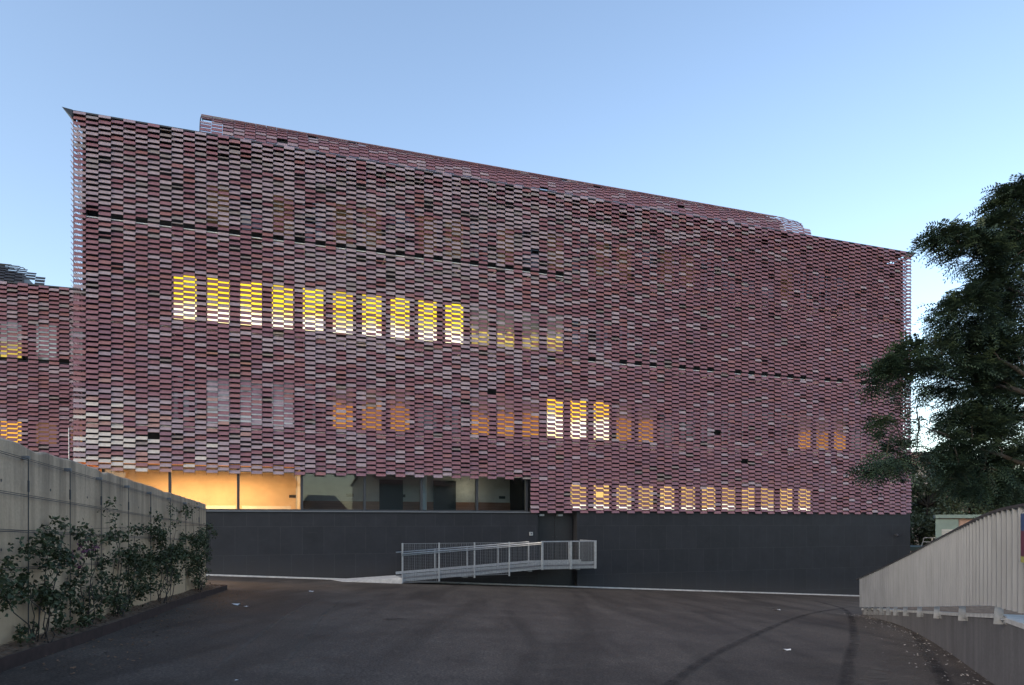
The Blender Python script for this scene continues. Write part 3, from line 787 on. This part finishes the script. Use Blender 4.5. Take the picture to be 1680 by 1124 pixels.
# ------------------------------------------------------------------ right wall with metal fence
WPTS = [(3.1, 2.4), (4.24, 5.0), (5.52, 7.94), (6.98, 11.1), (8.22, 13.97), (9.35, 17.0), (9.9, 19.65)]
LEDGE = [-.79, -.92, -1.059, -1.46, -1.80, -2.17, -2.47]
FBOT = [-.70, -.83, -.966, -1.355, -1.715, -2.085, -2.43]
FTOP = [.36, .235, .104, -.15, -.55, -.98, -1.60]
def cr_(vals, t):     # catmull-rom
    i = min(len(vals)-2, max(0, int(t))); f_ = t - i
    g_ = lambda k: vals[max(0, min(len(vals)-1, k))]
    p0, p1, p2, p3 = g_(i-1), g_(i), g_(i+1), g_(i+2)
    return .5*((2*p1) + (-p0+p2)*f_ + (2*p0-5*p1+4*p2-p3)*f_*f_ + (-p0+3*p1-3*p2+p3)*f_**3)
def lin(vals, t): i = min(len(vals)-2, max(0, int(t))); return vals[i] + (vals[i+1]-vals[i])*(t-i)
def rw(t): return Vector((cr_([p[0] for p in WPTS], t), cr_([p[1] for p in WPTS], t)))
def rn(t): d = (rw(min(6, t+.05)) - rw(max(0, t-.05))).normalized(); return Vector((-d.y, d.x))   # towards the road
mb = MB(); cp = MB(); pr = prc = None
for k in range(61):
    t = k / 10; p = rw(t); n_ = rn(t); zl = lin(LEDGE, t) + CZ; q = p - n_ * .3
    row = [(p.x, p.y, gz(p.x, p.y) - .4), (p.x, p.y, zl - .05), (q.x, q.y, zl - .05), (q.x, q.y, gz(q.x, q.y) - .4)]
    a = p + n_ * .015; b = q - n_ * .015
    rowc = [(a.x, a.y, zl - .049), (a.x, a.y, zl), (b.x, b.y, zl), (b.x, b.y, zl - .049)]
    if pr:
        for j in range(3): mb.quad(pr[j], pr[j+1], row[j+1], row[j]); 
        for j in range(3): cp.quad(prc[j], prc[j+1], rowc[j+1], rowc[j])
        cp.quad(prc[3], prc[0], rowc[0], rowc[3])
    pr, prc = row, rowc
mb.quad(*pr); cp.quad(*prc)
RW = empty('low_wall', (0, 0, 0), label='low grey concrete wall curving along the right edge of the yard', cat='wall')
mb.build('wall_body', M['conc_low'], RW); cp.build('coping', M['conc_light'], RW)

M['fence'] = mat('fence_sheet', (.22, .235, .255), .45, .25, var=.16, scale=2.5, stretch=(1, 1, .35))
FN = empty('metal_fence', (0, 0, 0), label='pale ribbed metal sheet fence standing above the low concrete wall', cat='fence')
# arc-length table
ts = [k/400*6 for k in range(401)]; acc = [0]
for k in range(400): acc.append(acc[-1] + (rw(ts[k+1]) - rw(ts[k])).length)
def t_of(s):
    for k in range(400):
        if acc[k+1] >= s: return ts[k] + (ts[k+1]-ts[k])*(s-acc[k])/max(1e-6, acc[k+1]-acc[k])
    return 6.0
sh = MB(); rib = .205; s = 0
def itp(tab, x):
    for (a, b), (c, d) in zip(tab[:-1], tab[1:]):
        if x <= c: return b + (d-b) * (x-a) / (c-a)
    return tab[-1][1]
TOPC = [(1400, 954), (1416, 947), (1440, 936), (1494, 910), (1531, 890), (1570, 870), (1600, 855), (1616, 847), (1644, 836.6), (1677, 830), (1720, 822)]
BOTC = [(1400, 996.7), (1416, 996.5), (1509, 995.6), (1601, 994), (1628.6, 993.5), (1677, 1006), (1720, 1018)]
def fz(tab, t):
    p = rw(t) + rn(t) * .13; x = CX + F * p.x / max(p.y, .5); k = 0
    while (x > 1720 or p.y < 1):
        t += .02; k += 1; p = rw(t) + rn(t) * .13; x = CX + F * p.x / max(p.y, .5)
    return (HY - itp(tab, x)) / F * p.y + k * .003
_tt = {}
def fzc(tab, t):
    key = (id(tab), round(t, 2))
    if key not in _tt: _tt[key] = fz(tab, t)
    return _tt[key]
def smooth_top(t): return sum(fzc(TOPC, max(0, min(6, t + e))) for e in (-.06, 0, .06)) / 3
def smooth_bot(t): return sum(fzc(BOTC, max(0, min(6, t + e))) for e in (-.03, 0, .03)) / 3
prf = [(0, -.045), (.008, .03), (.026, .03), (.038, -.002), (.175, -.022), (.190, -.05), (.205, -.045)]
while s < acc[-1] - rib:
    pr = None
    for (ds, off) in prf:
        t = t_of(s + ds); p = rw(t); n_ = rn(t); q = p + n_ * (.13 + off)
        row = [(q.x, q.y, smooth_bot(t) + CZ), (q.x, q.y, smooth_top(t) + CZ)]
        if pr: sh.quad(pr[0], row[0], row[1], pr[1])
        pr = row
    s += rib
fs = sh.build('ribbed_sheet', M['fence'], FN)
so2 = fs.modifiers.new('thick', 'SOLIDIFY'); so2.thickness = .003
cap = MB(); pr = None
for k in range(121):
    t = k / 20; p = rw(t); n_ = rn(t); a = p + n_*.165; b = p + n_*.095; z = smooth_top(t) + CZ
    row = [(a.x, a.y, z - .012), (a.x, a.y, z + .014), (b.x, b.y, z + .014), (b.x, b.y, z - .012)]
    if pr:
        for j in range(4): cap.quad(pr[j], row[j], row[(j+1) % 4], pr[(j+1) % 4])
    pr = row
cap.build('top_cap', M['steel_dark'], FN)
def t_px(v):
    lo_, hi_ = 0.0, 6.0
    for _ in range(40):
        md = (lo_ + hi_) / 2; p = rw(md) + rn(md) * .08
        if CX + F * p.x / p.y > v: lo_ = md
        else: hi_ = md
    return lo_
for v in (1418, 1425, 1434, 1444, 1455, 1467, 1483, 1506, 1534, 1575, 1634, 1745):
    t = t_px(v); p = rw(t); n_ = rn(t); d_ = Vector((-n_.y, n_.x)); zt2 = smooth_bot(t) + CZ + .1; zb = smooth_bot(t) + CZ - .20
    mb = MB()
    def bp(al, of, z): q = p + d_*al + n_*of; return (q.x, q.y, z)
    # flat upright plate outside, angle bracket back to the wall
    mb.hexa([bp(-.006, .012, zb), bp(.006, .012, zb), bp(.006, .105, zb), bp(-.006, .105, zb), bp(-.006, .012, zt2 - .09), bp(.006, .012, zt2 - .09), bp(.006, .085, zt2), bp(-.006, .085, zt2)])
    mb.hexa([bp(.007, .0, zb+.01), bp(.09, .0, zb+.01), bp(.09, .014, zb+.01), bp(.007, .014, zb+.01), bp(.007, .0, zb+.10), bp(.09, .0, zb+.10), bp(.09, .014, zb+.10), bp(.007, .014, zb+.10)])
    mb.tube([bp(.05, .014, zb+.055), bp(.05, .05, zb+.055)], .014, 8)
    mb.build('bracket', M['galv_dull'], FN)
# poster on the fence at the picture's right edge
t = t_px(1714); n_ = rn(t); p = rw(t) + n_*.165; d_ = Vector((-n_.y, n_.x)); 
PO = empty('poster', (p.x, p.y, 0), math.atan2(d_.y, d_.x), label='colourful poster hung on the ribbed metal fence at the far right', cat='poster')
zc = px(1680, 884, p.y).z; hh = .22
hw = .34
mp_ = [mat('poster_blue', (.03, .06, .14), .5), mat('poster_maroon', (.11, .03, .05), .5), mat('poster_yellow', (.32, .30, .09), .5)]
for nm, z0_, z1_, m_ in (('upper_field', .30*hh, hh, 0), ('middle_field', -.75*hh, .296*hh, 1), ('lower_band', -hh, -.754*hh, 2)):
    mb = MB(); mb.box(-hw, hw, -.008, .0, zc+z0_, zc+z1_); mb.build(nm, mp_[m_], PO)

# raised ground behind the low wall
mb = MB(); pr = None; pts = [k/10 for k in range(61)]
rows = []
for t in pts:
    p = rw(t) - rn(t)*.28; zl = lin(LEDGE, t) + CZ - .08
    rows.append([(p.x, p.y, zl), (p.x + 3, p.y - .5, zl), (p.x + 14, p.y - 1, zl - .3), (p.x + 60, p.y - 2, zl - .6)])
p = rows[-1]
rows.append([(13.2, 24, -2.9+CZ), (16, 24, -2.6+CZ), (26, 23, -2.5+CZ), (72, 22, -2.5+CZ)])
rows.append([(18, 31, -3.4+CZ), (22, 31, -3.1+CZ), (32, 31, -2.9+CZ), (80, 31, -2.9+CZ)])
rows.append([(22.3, 36.6, -3.8+CZ), (24, 38, -3.4+CZ), (40, 40, -3.2+CZ), (90, 45, -3+CZ)])
rows.append([(20, 90, -3.6+CZ), (40, 90, -3.3+CZ), (80, 90, -3+CZ), (150, 90, -2.5+CZ)])
for a, b in zip(rows[:-1], rows[1:]):
    for j in range(3): mb.quad(a[j], a[j+1], b[j+1], b[j])
tag(mb.build('terrain', M['soil']), kind='structure')

# ------------------------------------------------------------------ trees
def spray(mb, c, dirv, length, mats, lw=.034, n=6, droop=.35):
    """one pinnate leaf: a drooping midrib with leaflets on both sides"""
    d = dirv.normalized(); side = d.cross(Vector((0, 0, 1)))
    if side.length < .1: side = Vector((1, 0, 0))
    side.normalize(); side = (Matrix.Rotation(random.uniform(-.9, .9), 3, d) @ side)
    m = mats
    for k in range(1, n + 1):
        f_ = k / n; q = c + d * length * f_ - Vector((0, 0, 1)) * droop * length * f_ * f_
        for sg in (-1, 1):
            ld = (side * sg * .9 + d * .45 + Vector((0, 0, -.25 + random.uniform(-.15, .15)))).normalized()
            ll = length * .30 * (1 - .45 * abs(f_ - .4)); wv = d * lw * .5 * length / .35
            mb.quad(q - wv*.3, q + ld*ll*.5 - wv, q + ld*ll, q + ld*ll*.5 + wv, m)

def tube_path(mb, a, b, r0, r1, sag=.0, n=7, wig=.12):
    a = Vector(a); b = Vector(b); L_ = (b - a).length; pts = []
    for k in range(n):
        f_ = k/(n-1); p = a.lerp(b, f_) + Vector((0, 0, 1)) * sag * L_ * math.sin(math.pi*f_)
        if 0 < k < n-1: p += Vector((random.gauss(0, wig), random.gauss(0, wig), random.gauss(0, wig))) * L_ * .12
        pts.append(p)
    mb.tube(pts, [r0 + (r1-r0)*k/(n-1) for k in range(n)], 7)
    return pts

random.seed(21)
TZ = 15.5; tb = Vector(((1795 - CX)/F*TZ, TZ, -1.9 + CZ))
T = empty('broad_tree', tb, label='big dark feathery-leaved tree reaching into the picture from the right', cat='tree')
blobs = [ # photo x, y, rx, ry, depth offset, density
 (1655, 332, 34, 26, .3, 1), (1672, 312, 26, 18, .5, 1), (1640, 365, 26, 18, 0, .8), (1668, 385, 30, 30, .4, .9), (1655, 425, 30, 22, 0, .8),
 (1530, 392, 22, 11, -.8, .9), (1560, 384, 26, 14, -.6, 1), (1592, 386, 24, 16, -.5, 1), (1612, 404, 24, 20, -.3, 1), (1575, 412, 22, 12, -.6, .7), (1590, 432, 14, 10, -.4, .6), (1622, 438, 20, 14, 0, .6),
 (1640, 465, 34, 20, 0, .9), (1612, 480, 28, 16, -.3, .9), (1585, 494, 28, 16, -.5, 1), (1560, 508, 22, 14, -.7, 1), (1545, 528, 18, 14, -.8, .8), (1600, 525, 34, 20, -.4, 1), (1648, 510, 36, 28, .2, 1),
 (1565, 552, 26, 18, -.4, .9), (1610, 562, 34, 22, 0, 1), (1655, 565, 34, 30, .2, 1), (1540, 570, 20, 14, -.6, .7),
 (1492, 572, 20, 12, -1.4, .9), (1478, 592, 26, 13, -1.6, 1), (1460, 612, 26, 12, -1.8, 1), (1445, 630, 20, 8, -1.9, .8), (1500, 605, 26, 15, -1.3, 1), (1480, 635, 22, 8, -1.6, .7), (1525, 590, 22, 16, -1, .9),
 (1545, 605, 28, 16, -.6, .8), (1590, 605, 34, 22, -.2, 1), (1640, 625, 40, 28, .2, 1), (1565, 640, 26, 16, -.5, .8), (1610, 655, 34, 22, 0, 1), (1660, 680, 34, 32, .3, 1),
 (1590, 690, 26, 18, -.3, .8), (1555, 672, 16, 10, -.6, .45), (1630, 710, 34, 24, .1, 1), (1560, 722, 20, 14, -.6, .6), (1595, 735, 28, 20, -.2, .9),
 (1466, 690, 22, 10, -1.5, .55), (1500, 668, 14, 8, -1.2, .35), (1460, 712, 26, 8, -1.6, .5), (1478, 735, 20, 10, -1.4, .6), (1450, 755, 26, 11, -1.6, 1), (1440, 768, 20, 8, -1.7, .8), (1480, 760, 22, 12, -1.3, 1), (1500, 742, 14, 12, -1.1, .6), (1505, 700, 8, 18, -1.1, .25),
 (1655, 750, 34, 28, .3, 1), (1612, 770, 34, 20, 0, 1), (1570, 765, 24, 16, -.4, .9), (1555, 788, 16, 10, -.6, .6), (1640, 795, 40, 18, .2, 1), (1590, 800, 28, 12, -.2, .9), (1670, 815, 30, 14, .4, 1),
 (1560, 690, 22, 16, .6, .9), (1545, 745, 20, 16, .5, .8), (1620, 690, 44, 34, 1.0, .8), (1660, 620, 44, 44, 1.1, .8), (1600, 760, 50, 34, 1.0, .9), (1660, 790, 44, 30, .9, .9), (1620, 580, 44, 34, .9, .7), (1655, 480, 40, 40, .9, .7), (1665, 390, 30, 40, .9, .7), (1540, 640, 22, 14, 0, .8), (1720, 330, 40, 40, .8, .5), (1730, 420, 50, 50, .8, .5), (1740, 520, 60, 60, .8, .5), (1740, 630, 60, 60, .8, .5), (1740, 740, 60, 60, .8, .5), (1830, 400, 60, 60, 1, .35), (1850, 520, 70, 70, 1, .35), (1850, 650, 70, 70, 1, .35), (1840, 300, 60, 40, 1, .35), (1940, 480, 60, 70, 1, .3), (1940, 620, 60, 70, 1, .3), (1780, 250, 50, 30, 1, .4),
 (1780, 540, 70, 90, -2.6, .3), (1800, 540, 90, 110, 3.2, .3)]
cr = MB(); br = MB()
tr_ = MB()
trunk_pts = [tb, tb + Vector((-.1, 0, 1.2)), tb + Vector((-.35, .05, 2.6)), tb + Vector((-.2, .1, 4.2)), tb + Vector((0, 0, 6.0)), tb + Vector((.1, .1, 7.4))]
tr_.tube([p - tb for p in trunk_pts], [.30, .24, .21, .16, .10, .05], 12)
tr_.build('trunk', M['bark'], T, smooth=True)
hubs = []
for (bx_, by_) in ((1700, 400), (1700, 500), (1640, 590), (1690, 690), (1620, 740), (1560, 620), (1650, 470)):
    e_ = px(bx_, by_, TZ + random.uniform(-.6, .4)); st_ = min(trunk_pts[1:], key=lambda q: (q - e_).length + abs(q.z - e_.z + .8)*.8)
    pts = tube_path(br, st_ - tb, e_ - tb, .085, .035, .03); hubs += [p + tb for p in pts[2:]]
blobs.sort(key=lambda b: -b[0])
for (bx_, by_, rx, ry, dz, den) in blobs:
    bx_ += 3; rx *= 1.0; ry *= .95
    Zb = TZ + dz; c = px(bx_, by_, Zb); ax = rx / F * Zb; az = ry / F * Zb; ay = max(ax, az) * .9
    hb = min(hubs, key=lambda q: (q - c).length + (.5 if q.x < c.x - .05 else 0))
    pts = tube_path(br, hb - tb, c - tb, .020, .008, .04, 6); hubs += [p + tb for p in pts[3:]]
    n_ = int(max(20, den * 2500 * ax * (az + .05)))
    # twigs
    tw = []
    for q in range(max(6, n_ // 9)):
        v = Vector((random.gauss(0, 1), random.gauss(0, 1), random.gauss(0, 1))).normalized() * random.random()**.45
        e_ = c + Vector((v.x*ax, v.y*ay, v.z*az)); tw.append(e_)
        if q % 5 == 0: br.tube([c - tb, (c + e_)/2 - tb + Vector((0, 0, .03)), e_ - tb], [.007, .005, .003], 4, cap=False)
    for q in range(n_):
        e_ = random.choice(tw) + Vector((random.gauss(0, .07), random.gauss(0, .07), random.gauss(0, .05)))
        out = (e_ - hb); out.z *= .25; out = out.normalized() * .8 + Vector((random.gauss(0, .5), random.gauss(0, .5), random.gauss(0, .3)))
        spray(cr, e_ - tb, out, random.uniform(.22, .40), 0 if random.random() < .62 else 1)
cr.build('crown', M['leaf_tree'], T); br.build('limb', M['bark'], T, smooth=True)

def far_tree(name, base, h, rx, label, seed, trunk_h=.35, cnt=5200, sz=.22, mats=None):
    random.seed(seed); root = empty(name, base, label=label, cat='tree', group='trees beyond the metal fence')
    t_ = MB(); pts = [Vector((0, 0, 0)), Vector((.1, 0, h*.3)), Vector((-.05, .1, h*.55)), Vector((.1, 0, h*.8))]
    t_.tube(pts, [h*.035, h*.028, h*.018, h*.006], 9)
    l_ = MB(); cl = []
    for k in range(26):
        a = random.uniform(0, 6.28); e = random.uniform(-.9, 1.0); r_ = random.uniform(.35, 1.0)
        q = Vector((math.cos(a)*rx*r_*math.cos(e*1.2), math.sin(a)*rx*r_*math.cos(e*1.2), h*(.62 + .36*e*r_)))
        cl.append((q, random.uniform(.55, 1.0) * rx * .38)); t_.tube([pts[2], (pts[2] + q)/2 + Vector((0, 0, .2)), q], [h*.012, h*.007, h*.003], 5, cap=False)
    for k in range(cnt):
        q, r_ = random.choice(cl); v = Vector((random.gauss(0, 1), random.gauss(0, 1), random.gauss(0, .8))).normalized() * r_ * random.random()**.4
        leaf(l_, q + v, random.uniform(.6, 1.2) * sz, 0 if random.random() < .6 else 1, Vector((0, 0, .6)))
    t_.build('trunk', M['bark'], root, smooth=True); l_.build('crown', mats or M['leaf_far'], root)
def on(xp, Z, z): return Vector(((xp - CX)/F*Z, Z, z + CZ))
far_tree('leafy_tree', on(1525, 46, -3.6), 8.4, 2.7, 'round grey-green tree just right of the tiled building corner', 11, cnt=8000)
far_tree('leafy_bush', on(1518, 43, -3.4), 4.2, 2.3, 'low grey-green bush beside the tiled building corner behind the shed', 15, cnt=7000, sz=.2)
far_tree('leafy_tree', on(1600, 46, -3.6), 7.0, 3.6, 'grey-green tree behind the pale house beyond the fence', 12, cnt=7000)
far_tree('leafy_tree', on(1690, 44, -3.4), 8.0, 3.6, 'leafy tree at the right edge behind the ribbed fence', 13, cnt=7000)
random.seed(31)

# ------------------------------------------------------------------ things beyond the fence
def house(name, o, rz, w_, d_, h, wallm, roofm, label, gable=1.2, wins=(), flat=False):
    r_ = empty(name, o, rz, label=label, cat='house')
    b = MB(); b.box(0, w_, 0, d_, -1.5, h)
    if not flat:
        b.tri((0, 0, h), (0, d_, h), (0, d_/2, h + gable)); b.tri((w_, 0, h), (w_, d_/2, h + gable), (w_, d_, h))
    b.build('wall', wallm, r_)
    q = MB(); e = .25
    if flat: q.box(-e, w_ + e, -e, d_ + e, h + .002, h + .18)
    else:
        for sg in (0, 1):
            y0 = -e if sg == 0 else d_ + e
            za = h - gable * e / (d_/2)
            q.hexa([(-e, y0, za), (w_+e, y0, za), (w_+e, d_/2, h+gable), (-e, d_/2, h+gable), (-e, y0, za+.14), (w_+e, y0, za+.14), (w_+e, d_/2, h+gable+.14), (-e, d_/2, h+gable+.14)])
    q.build('roof', roofm, r_)
    for (xa, za, ww, wh_) in wins:
        f_ = MB(); f_.box(xa, xa+ww, -.05, -.002, za, za+wh_)
        wi = f_.build('window', M['trim'], r_)
        p_ = MB(); p_.box(xa+.07, xa+ww/2-.03, -.058, -.051, za+.07, za+wh_-.07); p_.box(xa+ww/2+.03, xa+ww-.07, -.058, -.051, za+.07, za+wh_-.07); p_.build('pane', M['dark_glass'], wi)
    return r_
mt_teal = mat('pale_green_render', (.12, .17, .16), .8, var=.12); mt_pink = mat('pinkish_render', (.24, .165, .135), .85, var=.15)
mt_roof = mat('clay_roof', (.26, .12, .08), .8, var=.3, scale=6); mt_pale = mat('cream_render', (.28, .24, .205), .8, var=.15)
h1 = house('small_house', on(1544, 36, -2.6), R(-30), 4.2, 5, 2.75, mt_pink, mt_teal, 'small brown house with a pale green shuttered bay behind the fence', flat=True, wins=((2.2, .9, .9, 1.1),))
mb = MB(); mb.box(-.25, .75, -.12, -.003, -.5, 2.7); sw = mb.build('bay', mt_teal, h1)
mb = MB()
for k in range(12): mb.box(.02, .55, -.165, -.125, 1.0 + k*.1, 1.07 + k*.1)
mb.build('shutter', M['trim'], sw)
# pale green flat roof with a white rail
o = on(1493, 38, -1.62)
PR = empty('flat_roof_shed', (o.x, o.y, -2.9 + CZ), R(-30), label='pale green flat-roofed shed between the tiled building and the fence', cat='shed')
hS = o.z - (-2.9 + CZ)
mb = MB(); mb.box(.1, 3.2, .1, 2.6, -1, hS); mb.build('wall', mt_pink, PR)
mb = MB(); mb.box(0, 3.3, 0, 2.7, hS, hS + .22)
for k in range(6): mb.box(-.03, 3.33, -.03, 0, hS + .01 + k*.035, hS + .03 + k*.035)
mb.build('roof', mt_teal, PR)
RL = empty('white_railing', (o.x, o.y, o.z + .22), R(-30), label='white tubular railing on the pale green flat roof', cat='railing')
for k, x in enumerate((.55, 1.05, 1.6, 2.4, 3.1)):
    mb = MB(); mb.tube([(x, .9, 0), (x + (.12 if k == 0 else 0), .9, .48)], .022, 7); mb.build('post', M['white_paint'], RL)
for z in (.25, .48):
    mb = MB(); mb.tube([(.55 + (.12 if z > .3 else .06), .9, z), (3.1, .9, z)], .02, 7); mb.build('rail', M['white_paint'], RL)
house('apartment_house', on(1480, 75, -4), R(10), 9, 8, 10.2, mt_pale, mt_roof, 'distant cream house with a clay roof seen between the tree and the tiled corner', 1.6, wins=((1.2, 7.2, 1.2, 1.6), (3.4, 7.2, 1.2, 1.6), (5.8, 7.2, 1.2, 1.6)))
house('apartment_house', on(1600, 70, -4), R(-5), 12, 8, 6.5, mt_pink, mt_roof, 'distant pinkish house mostly hidden by the trees on the right', 1.6, wins=((1.2, 3.6, 1.2, 1.6), (4.4, 3.6, 1.2, 1.6), (7.8, 3.6, 1.2, 1.6)))

# houses across the street behind the camera, seen mirrored in the ground-floor glass
for k, (x, y, w_, h, g_, lab) in enumerate(((-3, -30, 17, 5.6, 2.2, 'gabled cream house mirrored in the lit left part of the ground-floor glass'), (17.6, -31, 3.2, 2.6, 1.9, 'small steep-roofed house mirrored between two bright patches of sky'), (25, -30, 15, 6.2, 2.4, 'low cream house with a clay roof mirrored in the dark ground-floor glass'), (42, -32, 16, 6.8, 2.2, 'tall pinkish house mirrored at the right of the ground-floor glass'))):
    house('street_house', (x + w_, y, 0), R(180), w_, 8, h, (mt_pale, mt_pink)[k % 2], mt_roof, lab, g_, wins=tuple((1.2 + 2.6*q, 1.4, 1.1, 1.5) for q in range(3)))

# ------------------------------------------------------------------ painted shadow streaks, tyre marks and painted bands of warm light on the asphalt
def ground_at(x, y):
    Z = 1.222 / ((y - HY)/F + GC + GB*(x - CX)/F); X_ = (x - CX)/F*Z; return X_, Z
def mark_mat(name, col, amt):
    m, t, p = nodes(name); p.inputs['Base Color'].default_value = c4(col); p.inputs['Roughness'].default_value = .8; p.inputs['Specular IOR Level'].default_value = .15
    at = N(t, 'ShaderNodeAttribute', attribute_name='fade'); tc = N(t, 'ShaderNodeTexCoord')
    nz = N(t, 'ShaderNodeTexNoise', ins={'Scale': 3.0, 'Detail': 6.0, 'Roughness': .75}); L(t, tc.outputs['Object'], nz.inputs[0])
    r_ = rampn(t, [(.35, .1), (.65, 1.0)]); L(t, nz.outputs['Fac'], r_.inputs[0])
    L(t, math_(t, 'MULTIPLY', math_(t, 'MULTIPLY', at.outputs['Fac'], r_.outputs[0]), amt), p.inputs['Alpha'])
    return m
mk1 = mark_mat('shadow_and_oil_dark', (.03, .028, .028), .6); mk2 = mark_mat('warm_light_and_track', (.17, .145, .12), .42)  # dark one for painted shadows and the oil patch, pale one for painted warm light and tracks
def ground_mark(name, pts, wd, m, lift):
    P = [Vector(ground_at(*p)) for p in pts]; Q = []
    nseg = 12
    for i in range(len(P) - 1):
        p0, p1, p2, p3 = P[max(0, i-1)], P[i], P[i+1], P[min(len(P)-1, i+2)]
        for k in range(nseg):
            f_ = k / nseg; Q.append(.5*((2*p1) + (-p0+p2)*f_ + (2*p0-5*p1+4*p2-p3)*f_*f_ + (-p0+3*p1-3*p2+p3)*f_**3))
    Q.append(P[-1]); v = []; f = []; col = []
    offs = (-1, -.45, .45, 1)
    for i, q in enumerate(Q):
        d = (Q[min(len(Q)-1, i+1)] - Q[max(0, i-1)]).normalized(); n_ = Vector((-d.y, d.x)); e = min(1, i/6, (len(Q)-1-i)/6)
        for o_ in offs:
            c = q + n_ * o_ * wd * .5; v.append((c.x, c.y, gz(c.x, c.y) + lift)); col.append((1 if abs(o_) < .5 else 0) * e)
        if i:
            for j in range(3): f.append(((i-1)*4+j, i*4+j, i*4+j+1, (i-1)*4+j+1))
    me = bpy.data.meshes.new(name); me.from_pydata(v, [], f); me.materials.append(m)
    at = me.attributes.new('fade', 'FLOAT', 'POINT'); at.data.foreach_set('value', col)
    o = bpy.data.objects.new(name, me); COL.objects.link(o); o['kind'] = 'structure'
ground_mark('shadow_and_tyre_mark', [(1330, 985), (1385, 1000), (1401, 1040), (1393, 1085), (1384, 1150)], .20, mk1, .004)  # the dark streaks on the right are cast shadows painted onto the asphalt
ground_mark('shadow_and_tyre_mark', [(1440, 1000), (1490, 1030), (1520, 1070), (1545, 1110), (1560, 1150)], .22, mk1, .004)
ground_mark('warm_light_and_track', [(1450, 1010), (1500, 1050), (1480, 1100), (1450, 1150)], .7, mk2, .008)  # wide pale tan band with faded edges: warm light painted onto the asphalt
ground_mark('warm_light_and_track', [(1440, 995), (1420, 1040), (1425, 1090), (1420, 1150)], .45, mk2, .012)  # narrower band of the same painted warm light
ground_mark('shadow_and_tyre_mark', [(1400, 996), (1320, 1010), (1200, 1060), (1100, 1124), (1040, 1180)], .16, mk1, .016)  # long thin arc, also a painted shadow
ground_mark('shadow_and_tyre_mark', [(560, 985), (530, 1010), (490, 1060), (430, 1124)], .10, mk2, .004)
ground_mark('shadow_and_tyre_mark', [(530, 980), (480, 1005), (400, 1060), (330, 1124)], .10, mk2, .004)
ground_mark('oil_stain', [(630, 1019), (650, 1017), (672, 1018)], .28, mk1, .020)

# ------------------------------------------------------------------ litter
lit = [(390, 993, .16, 'torn white paper scrap near the end of the concrete wall'), (405, 996, .08, 'small white scrap beside the larger paper by the concrete wall'), (1274, 1002, .17, 'folded white paper lying on the asphalt in front of the right-hand base wall'),
       (511, 971, .10, 'small white scrap on the asphalt left of the ramp'), (18, 1084, .10, 'white wrapper against the rusty edging at the left'), (1292, 1067, .09, 'thin white strip of paper on the asphalt at lower right'),
       (165, 1030, .03, 'tiny white chip on the asphalt close to the rusty edging'), (388, 1117, .03, 'tiny white chip at the bottom left of the asphalt')]
def ground_at(x, y):
    Z = 1.222 / ((y - HY)/F + GC + GB*(x - CX)/F); X_ = (x - CX)/F*Z; return X_, Z
for (x, y, s_, lab) in lit:
    gx, gy = ground_at(x, y); mb = MB(); a = random.uniform(0, 3); rr = []
    k_ = 9
    for q in range(k_):
        b = 6.283*q/k_; r_ = s_ * random.uniform(.5, 1.0); rr.append((math.cos(b+a)*r_, math.sin(b+a)*r_*.55, random.uniform(.004, .004 + s_*.25)))
    n_ = len(mb.v); mb.v += [(0, 0, s_*.2)] + rr
    for q in range(k_): mb.f.append((n_, n_+1+q, n_+1+(q+1) % k_)); mb.m.append(0)
    o = mb.build('paper_scrap', M['paper']); o.location = (gx, gy, gz(gx, gy)); tag(o, lab, 'litter', 'scraps of white litter on the asphalt')
mb = MB()
for k in range(420):
    t = random.uniform(1.6, 6); p = rw(t) + rn(t) * abs(random.gauss(.1, .35)); r_ = random.uniform(.008, .026); a = random.uniform(0, 6.28)
    c = Vector((p.x, p.y, gz(p.x, p.y) + .01)); e1 = Vector((math.cos(a), math.sin(a), .3))*r_; e2 = Vector((-math.sin(a), math.cos(a), -.1))*r_*.6
    mb.quad(c-e1, c-e2, c+e1, c+e2)
tag(mb.build('loose_debris', mat('pale_debris', (.34, .31, .27), .8, var=.5, scale=3)), 'pale crumbs and dry leaves along the foot of the low wall', 'debris', kind='stuff')
